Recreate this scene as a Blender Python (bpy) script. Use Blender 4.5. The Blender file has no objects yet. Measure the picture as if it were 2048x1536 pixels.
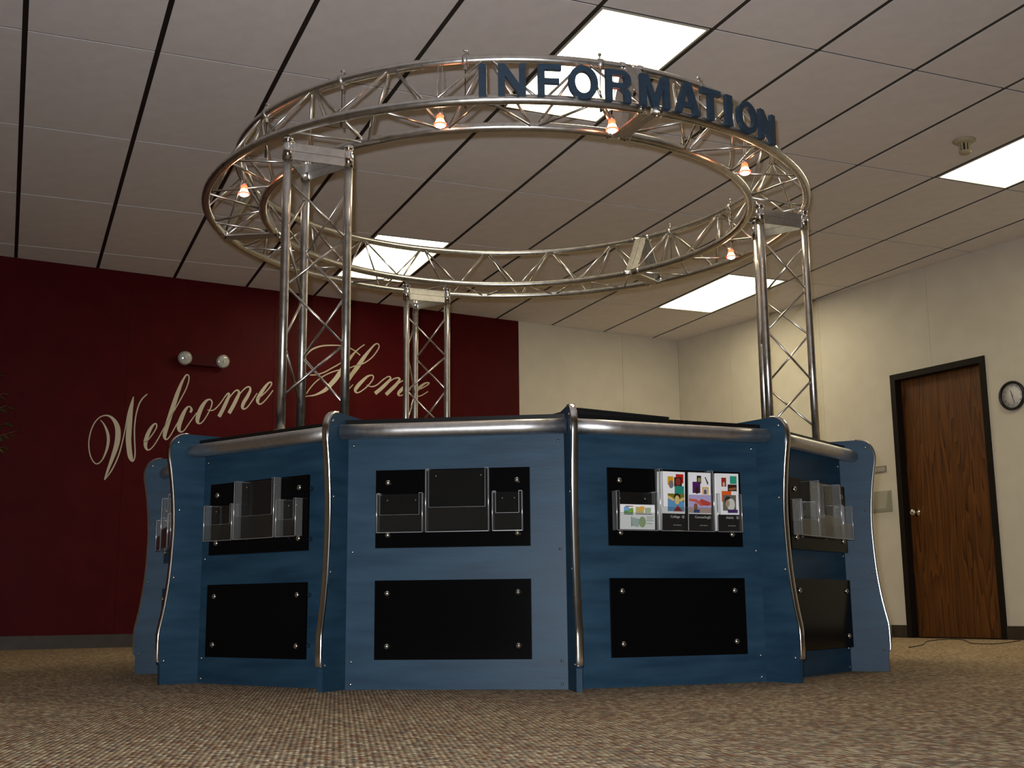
import bpy, math, random
from mathutils import Vector, Matrix

# ------------------------------------------------------------------ scene, camera, light
scene = bpy.context.scene
col = scene.collection
R = math.radians
PI = math.pi

CAM = Vector((-2.186, -5.239, 0.275))
F_PX, YAW, PITCH, ROLL = 2391.08, 0.3987, 0.1845, -0.0102
fw = Vector((math.sin(YAW) * math.cos(PITCH), math.cos(YAW) * math.cos(PITCH), math.sin(PITCH)))
rt = Vector((math.cos(YAW), -math.sin(YAW), 0))
up = rt.cross(fw)
r2 = math.cos(ROLL) * rt + math.sin(ROLL) * up
u2 = -math.sin(ROLL) * rt + math.cos(ROLL) * up
cd = bpy.data.cameras.new('camera')
cd.sensor_width = 36
cd.lens = F_PX / 2048 * 36
cd.clip_start = 0.05
cam = bpy.data.objects.new('camera', cd)
col.objects.link(cam)
cam.matrix_world = Matrix(((r2.x, u2.x, -fw.x, CAM.x), (r2.y, u2.y, -fw.y, CAM.y), (r2.z, u2.z, -fw.z, CAM.z), (0, 0, 0, 1)))
scene.camera = cam

w = bpy.data.worlds.new('world')
scene.world = w
w.use_nodes = True
w.node_tree.nodes['Background'].inputs[0].default_value = (0.8, 0.82, 0.9, 1)
w.node_tree.nodes['Background'].inputs[1].default_value = 0.0

vs = scene.view_settings
vs.view_transform = 'Standard'
vs.look = 'None'
vs.gamma = 1
vs.use_curve_mapping = False
vs.exposure = 0.0

# the camera's own flash, a few centimetres above the lens
FLASH_W = 560.0
TROFFER = 9.0
TROFFER_COL = (1.0, 0.88, 0.59)
fl = bpy.data.lights.new('camera_flash', 'SPOT')
fl.spot_size = R(112)
fl.spot_blend = 1.0
fl.energy = FLASH_W
fl.color = (0.93, 0.95, 1.0)
fl.shadow_soft_size = 0.02
flash = bpy.data.objects.new('camera_flash', fl)
FM = cam.matrix_world.copy()
FM.translation = CAM + u2 * 0.075 - r2 * 0.04
flash.matrix_world = FM
col.objects.link(flash)


# ------------------------------------------------------------------ materials
MATS = {}


def new_mat(name):
    m = bpy.data.materials.new(name)
    m.use_nodes = True
    MATS[name] = m
    return m, m.node_tree, m.node_tree.nodes['Principled BSDF']


def plain(name, c, rough=0.5, metal=0.0, spec=0.5, emit=None, es=0.0):
    m, nt, b = new_mat(name)
    b.inputs['Base Color'].default_value = (*c, 1)
    b.inputs['Roughness'].default_value = rough
    b.inputs['Metallic'].default_value = metal
    b.inputs['Specular IOR Level'].default_value = spec
    if emit:
        b.inputs['Emission Color'].default_value = (*emit, 1)
        b.inputs['Emission Strength'].default_value = es
    return m


def varied(name, c1, c2, scale, rough=0.5, metal=0.0, bump=0.0, stretch=(1, 1, 1), detail=4.0, bscale=None, coat=0.0, lo=0.35, hi=0.65, spec=0.5, r2=None):
    m, nt, b = new_mat(name)
    n, l = nt.nodes, nt.links
    tc = n.new('ShaderNodeTexCoord')
    mp = n.new('ShaderNodeMapping')
    mp.inputs['Scale'].default_value = stretch
    l.new(tc.outputs['Object'], mp.inputs['Vector'])
    t = n.new('ShaderNodeTexNoise')
    t.inputs['Scale'].default_value = scale
    t.inputs['Detail'].default_value = detail
    l.new(mp.outputs['Vector'], t.inputs['Vector'])
    cr = n.new('ShaderNodeValToRGB')
    cr.color_ramp.elements[0].position = lo
    cr.color_ramp.elements[1].position = hi
    cr.color_ramp.elements[0].color = (*c1, 1)
    cr.color_ramp.elements[1].color = (*c2, 1)
    l.new(t.outputs['Fac'], cr.inputs['Fac'])
    l.new(cr.outputs['Color'], b.inputs['Base Color'])
    b.inputs['Roughness'].default_value = rough
    if r2 is not None:
        mr = n.new('ShaderNodeMapRange')
        mr.inputs['To Min'].default_value = rough
        mr.inputs['To Max'].default_value = r2
        l.new(t.outputs['Fac'], mr.inputs['Value'])
        l.new(mr.outputs['Result'], b.inputs['Roughness'])
    b.inputs['Metallic'].default_value = metal
    b.inputs['Specular IOR Level'].default_value = spec
    b.inputs['Coat Weight'].default_value = coat
    if bump:
        bt = n.new('ShaderNodeTexNoise')
        bt.inputs['Scale'].default_value = bscale or scale
        bt.inputs['Detail'].default_value = 3
        l.new(mp.outputs['Vector'], bt.inputs['Vector'])
        bp = n.new('ShaderNodeBump')
        bp.inputs['Strength'].default_value = bump
        bp.inputs['Distance'].default_value = 0.01
        l.new(bt.outputs['Fac'], bp.inputs['Height'])
        l.new(bp.outputs['Normal'], b.inputs['Normal'])
    return m


plain('tee_black', (0.010, 0.010, 0.011), 0.5)
varied('tile', (0.775, 0.73, 0.72), (0.815, 0.77, 0.76), 9, 0.9, bump=0.25, bscale=260, spec=0.1)
plain('plenum', (0.02, 0.02, 0.02), 0.9)
varied('red_vinyl', (0.066, 0.0036, 0.0046), (0.078, 0.0048, 0.0058), 6, 0.5, bump=0.12, bscale=300, spec=0.08)
varied('cream_vinyl', (0.66, 0.615, 0.52), (0.70, 0.655, 0.56), 5, 0.6, bump=0.2, bscale=220, spec=0.25)
plain('seam_dark', (0.10, 0.085, 0.07), 0.9)
plain('seam_red', (0.012, 0.002, 0.002), 0.9)
varied('base_rubber', (0.035, 0.026, 0.018), (0.05, 0.038, 0.026), 12, 0.5)
varied('frame_paint', (0.009, 0.006, 0.004), (0.013, 0.008, 0.006), 10, 0.55, spec=0.2)
varied('blue_wood', (0.012, 0.036, 0.064), (0.022, 0.058, 0.094), 3.2, 0.42, bump=0.03, bscale=22, stretch=(1.0, 1.0, 6.0), detail=8, r2=0.52, spec=0.22)
varied('blue_letter', (0.016, 0.036, 0.062), (0.022, 0.048, 0.080), 14, 0.5, stretch=(1, 1, 5))
varied('aluminium', (0.62, 0.60, 0.56), (0.74, 0.72, 0.68), 30, 0.24, 1.0, r2=0.34)
varied('flat_aluminium', (0.50, 0.48, 0.45), (0.60, 0.58, 0.55), 40, 0.42, 1.0, r2=0.5)
varied('rail_metal', (0.66, 0.65, 0.64), (0.74, 0.73, 0.72), 60, 0.36, 1.0, stretch=(1, 1, 1), r2=0.44)
plain('chrome', (0.82, 0.82, 0.82), 0.11, 1.0)
plain('screw_metal', (0.72, 0.70, 0.64), 0.2, 1.0)
plain('black_acrylic', (0.0025, 0.0025, 0.0028), 0.12, 0.0, 0.10)
plain('counter_black', (0.006, 0.006, 0.006), 0.25)
plain('case_black', (0.008, 0.008, 0.008), 0.5)
plain('diffuser', (0.9, 0.9, 0.85), 0.5, emit=TROFFER_COL, es=TROFFER)
plain('fixture_frame', (0.55, 0.52, 0.46), 0.5)
plain('letter_cream', (0.62, 0.56, 0.42), 0.55)
plain('bulb_lens', (1, 1, 1), 0.2, emit=(1.0, 0.85, 0.62), es=80)
plain('dichroic', (0.9, 0.3, 0.1), 0.15, emit=(1.0, 0.028, 0.012), es=9)
plain('lamp_glow', (1, 0.8, 0.6), 0.2, emit=(1.0, 0.50, 0.22), es=30)
plain('acrylic_edge', (0.20, 0.20, 0.205), 0.12, 0.0, 0.9)
plain('edge_chrome', (0.84, 0.84, 0.84), 0.13, 1.0)
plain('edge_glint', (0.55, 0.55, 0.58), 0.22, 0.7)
plain('white_card', (0.80, 0.79, 0.78), 0.35)
plain('clock_face', (0.72, 0.70, 0.68), 0.4)
plain('black_plastic', (0.008, 0.008, 0.008), 0.35)
plain('sensor_cream', (0.42, 0.36, 0.22), 0.6)
plain('red_housing', (0.055, 0.004, 0.005), 0.55, 0.0, 0.12)
plain('sign_grey', (0.22, 0.21, 0.19), 0.5)
plain('sign_inner', (0.42, 0.40, 0.36), 0.5)
plain('lens_glass', (0.50, 0.50, 0.47), 0.15, 0.0, 0.8)
plain('knob_metal', (0.75, 0.70, 0.60), 0.15, 1.0)
varied('leaf_green', (0.040, 0.105, 0.018), (0.080, 0.165, 0.030), 20, 0.45)
varied('bark', (0.09, 0.06, 0.035), (0.14, 0.10, 0.06), 30, 0.8)
varied('clay', (0.20, 0.08, 0.04), (0.26, 0.11, 0.06), 15, 0.8)
plain('soil', (0.02, 0.014, 0.01), 0.95)
plain('cord_black', (0.012, 0.011, 0.010), 0.6)


def make_door_wood():
    m, nt, b = new_mat('door_wood')
    n, l = nt.nodes, nt.links
    tc = n.new('ShaderNodeTexCoord')
    mp = n.new('ShaderNodeMapping')
    mp.inputs['Scale'].default_value = (5.5, 5.5, 0.42)
    l.new(tc.outputs['Object'], mp.inputs['Vector'])
    t = n.new('ShaderNodeTexNoise')
    t.inputs['Scale'].default_value = 1.3
    t.inputs['Detail'].default_value = 2
    l.new(mp.outputs['Vector'], t.inputs['Vector'])
    ml = n.new('ShaderNodeMath'); ml.operation = 'MULTIPLY'; ml.inputs[1].default_value = 13
    l.new(t.outputs['Fac'], ml.inputs[0])
    fr = n.new('ShaderNodeMath'); fr.operation = 'FRACT'
    l.new(ml.outputs[0], fr.inputs[0])
    m2 = n.new('ShaderNodeMapping')
    m2.inputs['Scale'].default_value = (90, 90, 1.5)
    l.new(tc.outputs['Object'], m2.inputs['Vector'])
    t2 = n.new('ShaderNodeTexNoise'); t2.inputs['Scale'].default_value = 1; t2.inputs['Detail'].default_value = 3
    l.new(m2.outputs['Vector'], t2.inputs['Vector'])
    mx = n.new('ShaderNodeMath'); mx.operation = 'MULTIPLY'
    l.new(fr.outputs[0], mx.inputs[0]); l.new(t2.outputs['Fac'], mx.inputs[1])
    cr = n.new('ShaderNodeValToRGB')
    e = cr.color_ramp.elements
    e[0].position = 0.0; e[0].color = (0.165, 0.060, 0.011, 1)
    e[1].position = 0.62; e[1].color = (0.038, 0.013, 0.005, 1)
    l.new(mx.outputs[0], cr.inputs['Fac'])
    l.new(cr.outputs['Color'], b.inputs['Base Color'])
    b.inputs['Roughness'].default_value = 0.38


make_door_wood()


def make_carpet():
    m, nt, b = new_mat('carpet')
    n, l = nt.nodes, nt.links
    tc = n.new('ShaderNodeTexCoord')
    mp = n.new('ShaderNodeMapping')
    mp.inputs['Rotation'].default_value = (0, 0, R(19.8))
    mp.inputs['Scale'].default_value = (1, 0.72, 1)
    l.new(tc.outputs['Object'], mp.inputs['Vector'])
    v = n.new('ShaderNodeTexVoronoi')
    v.inputs['Scale'].default_value = 82
    v.inputs['Randomness'].default_value = 0.32
    l.new(mp.outputs['Vector'], v.inputs['Vector'])
    sp = n.new('ShaderNodeSeparateColor')
    l.new(v.outputs['Color'], sp.inputs['Color'])
    cr = n.new('ShaderNodeValToRGB')
    cr.color_ramp.interpolation = 'CONSTANT'
    e = cr.color_ramp.elements
    cols = [(0.0, (0.30, 0.235, 0.145)), (0.22, (0.20, 0.115, 0.068)), (0.40, (0.23, 0.19, 0.13)), (0.55, (0.40, 0.33, 0.22)), (0.72, (0.16, 0.125, 0.095)), (0.86, (0.29, 0.195, 0.125))]
    e[0].color = (*cols[0][1], 1)
    e[1].position = cols[1][0]; e[1].color = (*cols[1][1], 1)
    for p, c in cols[2:]:
        x = e.new(p); x.color = (*c, 1)
    l.new(sp.outputs['Red'], cr.inputs['Fac'])
    big = n.new('ShaderNodeTexNoise'); big.inputs['Scale'].default_value = 1.2; big.inputs['Detail'].default_value = 3
    l.new(tc.outputs['Object'], big.inputs['Vector'])
    mr = n.new('ShaderNodeMapRange'); mr.inputs['To Min'].default_value = 0.85; mr.inputs['To Max'].default_value = 1.15
    l.new(big.outputs['Fac'], mr.inputs['Value'])
    dk = n.new('ShaderNodeMapRange')
    dk.inputs['From Min'].default_value = 0.15; dk.inputs['From Max'].default_value = 0.75
    dk.inputs['To Min'].default_value = 1.0; dk.inputs['To Max'].default_value = 0.6
    l.new(v.outputs['Distance'], dk.inputs['Value'])
    # rows of loops: a dark valley between neighbouring rows
    sx = n.new('ShaderNodeSeparateXYZ')
    l.new(mp.outputs['Vector'], sx.inputs['Vector'])
    ph = n.new('ShaderNodeMath'); ph.operation = 'MULTIPLY'; ph.inputs[1].default_value = 82 * 2 * PI
    l.new(sx.outputs['X'], ph.inputs[0])
    co = n.new('ShaderNodeMath'); co.operation = 'COSINE'
    l.new(ph.outputs[0], co.inputs[0])
    rw = n.new('ShaderNodeMath'); rw.operation = 'MULTIPLY_ADD'; rw.inputs[1].default_value = -0.32; rw.inputs[2].default_value = 0.80
    l.new(co.outputs[0], rw.inputs[0])
    m0 = n.new('ShaderNodeMath'); m0.operation = 'MULTIPLY'
    l.new(rw.outputs[0], m0.inputs[0]); l.new(dk.outputs['Result'], m0.inputs[1])
    mu = n.new('ShaderNodeMath'); mu.operation = 'MULTIPLY'
    l.new(mr.outputs['Result'], mu.inputs[0]); l.new(m0.outputs[0], mu.inputs[1])
    vm = n.new('ShaderNodeVectorMath'); vm.operation = 'SCALE'
    mu2 = n.new('ShaderNodeMath'); mu2.operation = 'MULTIPLY'; mu2.inputs[1].default_value = 2.3
    l.new(mu.outputs[0], mu2.inputs[0])
    l.new(cr.outputs['Color'], vm.inputs[0]); l.new(mu2.outputs[0], vm.inputs['Scale'])
    l.new(vm.outputs['Vector'], b.inputs['Base Color'])
    bp = n.new('ShaderNodeBump'); bp.invert = True
    bp.inputs['Strength'].default_value = 0.8; bp.inputs['Distance'].default_value = 0.004
    l.new(v.outputs['Distance'], bp.inputs['Height'])
    l.new(bp.outputs['Normal'], b.inputs['Normal'])
    b.inputs['Roughness'].default_value = 0.95
    b.inputs['Specular IOR Level'].default_value = 0.05


make_carpet()


def make_clear(name, haze):
    m = bpy.data.materials.new(name)
    m.use_nodes = True
    nt = m.node_tree
    n, l = nt.nodes, nt.links
    n.clear()
    out = n.new('ShaderNodeOutputMaterial')
    tr = n.new('ShaderNodeBsdfTransparent'); tr.inputs[0].default_value = (0.93, 0.94, 0.93, 1)
    gl = n.new('ShaderNodeBsdfGlossy'); gl.inputs['Roughness'].default_value = 0.025
    df = n.new('ShaderNodeBsdfDiffuse'); df.inputs['Color'].default_value = (0.8, 0.8, 0.78, 1)
    # Schlick reflectance of a thin sheet, the same on both of its faces
    lw = n.new('ShaderNodeLayerWeight'); lw.inputs['Blend'].default_value = 0.5
    pw = n.new('ShaderNodeMath'); pw.operation = 'POWER'; pw.inputs[1].default_value = 5
    l.new(lw.outputs['Facing'], pw.inputs[0])
    ad = n.new('ShaderNodeMath'); ad.operation = 'MULTIPLY_ADD'; ad.inputs[1].default_value = 0.9; ad.inputs[2].default_value = 0.04
    l.new(pw.outputs[0], ad.inputs[0])
    mx = n.new('ShaderNodeMixShader')
    l.new(ad.outputs[0], mx.inputs[0]); l.new(tr.outputs[0], mx.inputs[1]); l.new(gl.outputs[0], mx.inputs[2])
    m2 = n.new('ShaderNodeMixShader'); m2.inputs[0].default_value = haze
    l.new(mx.outputs[0], m2.inputs[1]); l.new(df.outputs[0], m2.inputs[2])
    l.new(m2.outputs[0], out.inputs['Surface'])
    MATS[name] = m


make_clear('clear_acrylic', 0.004)
make_clear('acrylic_side', 0.055)  # extra diffuse haze imitates the glow of light carried inside the side plates


def colour(c):
    k = 'ink_%d_%d_%d' % tuple(int(x * 255) for x in c)
    if k not in MATS:
        lin = [x / 12.92 if x <= 0.04045 else ((x + 0.055) / 1.055) ** 2.4 for x in c]
        plain(k, lin, 0.35)
    return k


# ------------------------------------------------------------------ mesh helpers
class MB:
    def __init__(self):
        self.v, self.f, self.s, self.mi = [], [], [], []

    def poly(self, pts, smooth=False, mi=0):
        i = len(self.v)
        self.v += [tuple(p) for p in pts]
        self.f.append(tuple(range(i, i + len(pts))))
        self.s.append(smooth); self.mi.append(mi)
        return self

    def box(self, c, size, M=None):
        x, y, z = (s / 2 for s in size)
        P = [Vector((a * x, b * y, d * z)) for d in (-1, 1) for a, b in ((-1, -1), (1, -1), (1, 1), (-1, 1))]
        if M is not None:
            P = [M @ p for p in P]
        c = Vector(c)
        i = len(self.v)
        self.v += [tuple(p + c) for p in P]
        for q in ((3, 2, 1, 0), (4, 5, 6, 7), (0, 1, 5, 4), (1, 2, 6, 5), (2, 3, 7, 6), (3, 0, 4, 7)):
            self.f.append(tuple(i + k for k in q)); self.s.append(False); self.mi.append(0)
        return self

    def prism(self, poly, fn, a, b):
        """poly: 2D points; fn(u, v, w) -> 3D; extruded from w=a to w=b"""
        n = len(poly); i = len(self.v)
        self.v += [tuple(fn(u, v, a)) for u, v in poly] + [tuple(fn(u, v, b)) for u, v in poly]
        self.f.append(tuple(range(i + n - 1, i - 1, -1))); self.f.append(tuple(range(i + n, i + 2 * n)))
        self.s += [False, False]; self.mi += [0, 0]
        for k in range(n):
            j = (k + 1) % n
            self.f.append((i + k, i + j, i + n + j, i + n + k)); self.s.append(False); self.mi.append(0)
        return self

    def tube(self, path, r, n=10, closed=False, cap=True):
        path = [Vector(p) for p in path]
        m = len(path); i0 = len(self.v)
        prev = None
        for k, p in enumerate(path):
            a = path[(k - 1) % m] if (k or closed) else p
            b = path[(k + 1) % m] if (k < m - 1 or closed) else p
            t = (b - a).normalized()
            if prev is None:
                ref = Vector((0, 0, 1)) if abs(t.z) < 0.9 else Vector((1, 0, 0))
                x = t.cross(ref).normalized()
            else:
                x = (prev - t * prev.dot(t)).normalized()
            prev = x
            y = t.cross(x)
            rr = r[k] if isinstance(r, (list, tuple)) else r
            self.v += [tuple(p + (x * math.cos(2 * PI * q / n) + y * math.sin(2 * PI * q / n)) * rr) for q in range(n)]
        for k in range(m if closed else m - 1):
            A, B = i0 + k * n, i0 + ((k + 1) % m) * n
            for q in range(n):
                self.f.append((A + q, A + (q + 1) % n, B + (q + 1) % n, B + q)); self.s.append(True); self.mi.append(0)
        if cap and not closed:
            self.f.append(tuple(i0 + q for q in range(n - 1, -1, -1))); self.s.append(False); self.mi.append(0)
            e = i0 + (m - 1) * n
            self.f.append(tuple(e + q for q in range(n))); self.s.append(False); self.mi.append(0)
        return self

    def lathe(self, prof, o, axis=(0, 0, 1), n=16, smooth=True):
        """prof: (radius, height along axis)"""
        o = Vector(o); ax = Vector(axis).normalized()
        ref = Vector((0, 0, 1)) if abs(ax.z) < 0.9 else Vector((1, 0, 0))
        x = ax.cross(ref).normalized(); y = ax.cross(x)
        i0 = len(self.v)
        for r, h in prof:
            self.v += [tuple(o + ax * h + (x * math.cos(2 * PI * q / n) + y * math.sin(2 * PI * q / n)) * r) for q in range(n)]
        for k in range(len(prof) - 1):
            A, B = i0 + k * n, i0 + (k + 1) * n
            for q in range(n):
                self.f.append((A + q, A + (q + 1) % n, B + (q + 1) % n, B + q)); self.s.append(smooth); self.mi.append(0)
        for idx, rev in ((0, True), (len(prof) - 1, False)):
            if prof[idx][0] > 1e-6:
                q = [i0 + idx * n + k for k in range(n)]
                self.f.append(tuple(q[::-1] if rev else q)); self.s.append(False); self.mi.append(0)
        return self

    def mesh(self, name, mats):
        me = bpy.data.meshes.new(name)
        me.from_pydata(self.v, [], self.f)
        me.polygons.foreach_set('use_smooth', self.s)
        for mname in ([mats] if isinstance(mats, str) else mats):
            me.materials.append(MATS[mname])
        if not isinstance(mats, str):
            me.polygons.foreach_set('material_index', self.mi)
        me.update()
        return me


def put(name, me, parent=None, M=None, label=None):
    if isinstance(me, tuple):
        me = me[0].mesh(name, me[1])
    o = bpy.data.objects.new(name, me)
    col.objects.link(o)
    if parent is not None:
        o.parent = parent
    if M is not None:
        o.matrix_local = M
    if label:
        o['label'] = label
    return o


def thing(name, label, cat, M=None, group=None):
    o = bpy.data.objects.new(name, None)
    o.empty_display_size = 0.05
    col.objects.link(o)
    if M is not None:
        o.matrix_world = M
    return tag(o, label, cat, group)


def tag(o, label, cat, group=None):
    o['label'] = label; o['category'] = cat
    if group:
        o['group'] = group
    return o


def struct(o, label=None):
    o['kind'] = 'structure'
    if label:
        o['label'] = label
    return o


def pol(r, deg, z):
    return Vector((r * math.cos(R(deg)), r * math.sin(R(deg)), z))


def frame(deg, ap):
    """local x along the tangent (counter-clockwise), y outward, z up; origin on the facet"""
    a = R(deg)
    u = Vector((math.cos(a), math.sin(a), 0)); t = Vector((-u.y, u.x, 0))
    # right-handed: x = -t so that x to the right when seen from outside is  t ; keep x=t, y=-u
    return Matrix(((t.x, -u.x, 0, u.x * ap), (t.y, -u.y, 0, u.y * ap), (0, 0, 1, 0), (0, 0, 0, 1)))


def clip(poly, nx, ny, c):
    """keep nx*x+ny*y <= c"""
    out = []
    for k in range(len(poly)):
        a, b = poly[k], poly[(k + 1) % len(poly)]
        da, db = nx * a[0] + ny * a[1] - c, nx * b[0] + ny * b[1] - c
        if da <= 0:
            out.append(a)
        if da * db < 0:
            t = da / (da - db)
            out.append((a[0] + t * (b[0] - a[0]), a[1] + t * (b[1] - a[1])))
    return out


def text_mesh(body, size, mname, name):
    cu = bpy.data.curves.new('text', 'FONT')
    cu.body = body; cu.size = size; cu.align_x = 'CENTER'; cu.align_y = 'CENTER'; cu.resolution_u = 3
    o = bpy.data.objects.new('text', cu)
    col.objects.link(o)
    dg = bpy.context.evaluated_depsgraph_get()
    me = bpy.data.meshes.new_from_object(o.evaluated_get(dg))
    bpy.data.objects.remove(o); bpy.data.curves.remove(cu)
    me.name = name
    me.materials.clear(); me.materials.append(MATS[mname])
    return me


# ------------------------------------------------------------------ room shell
H = 2.993
SB, YB = 0.1279, 4.8244                       # back wall: y = YB + SB * x
LB = math.hypot(1, SB)
WB = Vector((1 / LB, SB / LB, 0))             # along the back wall
NB = Vector((SB / LB, -1 / LB, 0))            # into the room
OB = Vector((0, YB, 0))
A0 = Vector((4.158, 5.404, 0))
WR = Vector((0.14818, -0.98896, 0)).normalized()   # along the right wall, towards the camera
NR = Vector((WR.y, -WR.x, 0))                      # into the room
tt = (YB + SB * A0.x - A0.y) / (WR.y - SB * WR.x)
CORNER = A0 + WR * tt
XL, YF = -6.2, -8.6

Bx = lambda u, z, d: OB + WB * u + NB * d + Vector((0, 0, z))
Rx = lambda s, z, d: A0 + WR * s + NR * d + Vector((0, 0, z))
uC = (CORNER - OB).dot(WB)
sC = (CORNER - A0).dot(WR)
uL = (XL - 0.0) * LB
sF = (YF - A0.y) / WR.y


def room_clip(poly, m=0.0):
    poly = clip(poly, -NB.x, -NB.y, -(NB.x * OB.x + NB.y * OB.y) - m)
    poly = clip(poly, -NR.x, -NR.y, -(NR.x * A0.x + NR.y * A0.y) - m)
    poly = clip(poly, -1, 0, -XL - m)
    poly = clip(poly, 0, -1, -YF - m)
    return poly


flat = lambda u, v, w_: Vector((u, v, w_))
rp = room_clip([(-20, -20), (20, -20), (20, 20), (-20, 20)], -0.15)
struct(put('floor', (MB().prism(rp, flat, -0.12, 0.0), 'carpet')), 'brown and tan loop pile carpet')

ceil = struct(put('ceiling', (MB().prism(rp, flat, H + 0.03, H + 0.12), 'plenum')), 'suspended grid ceiling of grey beige tiles')
T = 0.6096
GX = lambda i: (i - 0.1156) * T - 2.186
GY = lambda j: (2 * j + 9.4349) * T - 5.239
LIGHTS = [(4, -1), (4, 2), (9, -1), (9, 2)]
TW, CW = 0.026, 0.014        # visible width of main tees and cross tees
tile_full = None
for i in range(-8, 13):
    for j in range(-8, 5):
        if (i, j) in LIGHTS:
            continue
        rows = [(GY(j), GY(j + 1))]
        if (i, j) == (2, 0):
            ym = GY(j) + T
            rows = [(GY(j), ym), (ym, GY(j + 1))]
        for y0, y1 in rows:
            x0, x1 = GX(i), GX(i + 1)
            full = [(x0 + TW / 2, y0 + CW / 2), (x1 - TW / 2, y0 + CW / 2), (x1 - TW / 2, y1 - CW / 2), (x0 + TW / 2, y1 - CW / 2)]
            pg = room_clip(full, 0.002)
            if len(pg) < 3:
                continue
            if pg == full and len(rows) == 1:
                if tile_full is None:
                    hx, hy = (T - TW) / 2, (2 * T - CW) / 2
                    tile_full = MB().prism([(-hx, -hy), (hx, -hy), (hx, hy), (-hx, hy)], flat, 0, 0.014).mesh('ceiling_tile', 'tile')
                put('ceiling_tile', tile_full, ceil, Matrix.Translation(((x0 + x1) / 2, (y0 + y1) / 2, H)))
            else:
                cx, cy = sum(p[0] for p in pg) / len(pg), sum(p[1] for p in pg) / len(pg)
                put('ceiling_tile', (MB().prism([(p[0] - cx, p[1] - cy) for p in pg], flat, 0, 0.014), 'tile'), ceil, Matrix.Translation((cx, cy, H)))
for i in range(-8, 14):
    pg = room_clip([(GX(i) - 0.016, -20), (GX(i) + 0.016, -20), (GX(i) + 0.016, 20), (GX(i) - 0.016, 20)], 0.002)
    if len(pg) > 2:
        put('main_tee', (MB().prism(pg, flat, H + 0.003, H + 0.02), 'tee_black'), ceil)
for j in range(-8, 6):
    pg = room_clip([(-20, GY(j) - 0.010), (20, GY(j) - 0.010), (20, GY(j) + 0.010), (-20, GY(j) + 0.010)], 0.002)
    if len(pg) > 2:
        put('cross_tee', (MB().prism(pg, flat, H + 0.004, H + 0.018), 'tee_black'), ceil)
ym = GY(0) + T
put('cross_tee', (MB().box(((GX(2) + GX(3)) / 2, ym, H + 0.011), (T, 0.02, 0.014)), 'tee_black'), ceil)

LL = {(4, -1): 'lit ceiling light panel directly above the lettered side of the ring',
      (4, 2): 'lit ceiling light panel seen behind the ring near the red wall',
      (9, -1): 'lit ceiling light panel at the right edge beside the ceiling sensor',
      (9, 2): 'lit ceiling light panel above the cream wall corner behind right column'}
for i, j in LIGHTS:
    cx, cy = (GX(i) + GX(i + 1)) / 2, (GY(j) + GY(j + 1)) / 2
    t = thing('ceiling_light', LL[(i, j)], 'ceiling light', Matrix.Translation((cx, cy, H)), 'recessed fluorescent ceiling lights')
    hx, hy = (T - TW) / 2 - 0.002, (2 * T - CW) / 2 - 0.002
    fb = MB()
    fb.box((-hx + 0.006, 0, 0.008), (0.012, 2 * hy, 0.018)); fb.box((hx - 0.006, 0, 0.008), (0.012, 2 * hy, 0.018))
    fb.box((0, -hy + 0.006, 0.008), (2 * hx - 0.024, 0.012, 0.018)); fb.box((0, hy - 0.006, 0.008), (2 * hx - 0.024, 0.012, 0.018))
    put('fixture_frame', (fb, 'fixture_frame'), t)
    put('diffuser', (MB().box((0, 0, 0.013), (2 * hx - 0.024, 2 * hy - 0.024, 0.006)), 'diffuser'), t)

# back wall with its four-foot panels
wb = struct(put('wall_back', (MB().prism([(uL - 0.2, -0.1), (uC + 0.3, -0.1), (uC + 0.3, H + 0.1), (uL - 0.2, H + 0.1)], Bx, -0.15, -0.012), 'seam_dark')))
u_red = 2.267
seams = [u_red + 1.2192 * k for k in range(-8, 3)]
edges = [uL - 0.1] + [s for s in seams if uL < s < uC - 0.05] + [uC]
for a, b in zip(edges[:-1], edges[1:]):
    red = b < u_red + 0.01
    put('wall_panel', (MB().prism([(a + 0.0012, 0), (b - 0.0012, 0), (b - 0.0012, H + 0.02), (a + 0.0012, H + 0.02)], Bx, -0.011, 0), 'red_vinyl' if red else 'cream_vinyl'), wb,
        label='dark red wall panel' if red else 'cream wall panel')
for s in seams:
    if uL < s < u_red - 0.01:
        put('seam_strip', (MB().prism([(s - 0.003, 0), (s + 0.003, 0), (s + 0.003, H), (s - 0.003, H)], Bx, -0.0118, -0.004), 'seam_red'), wb)
struct(put('baseboard_back', (MB().prism([(uL, 0), (uC, 0), (uC, 0.1), (uL, 0.1)], Bx, 0, 0.012), 'base_rubber')))

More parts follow.
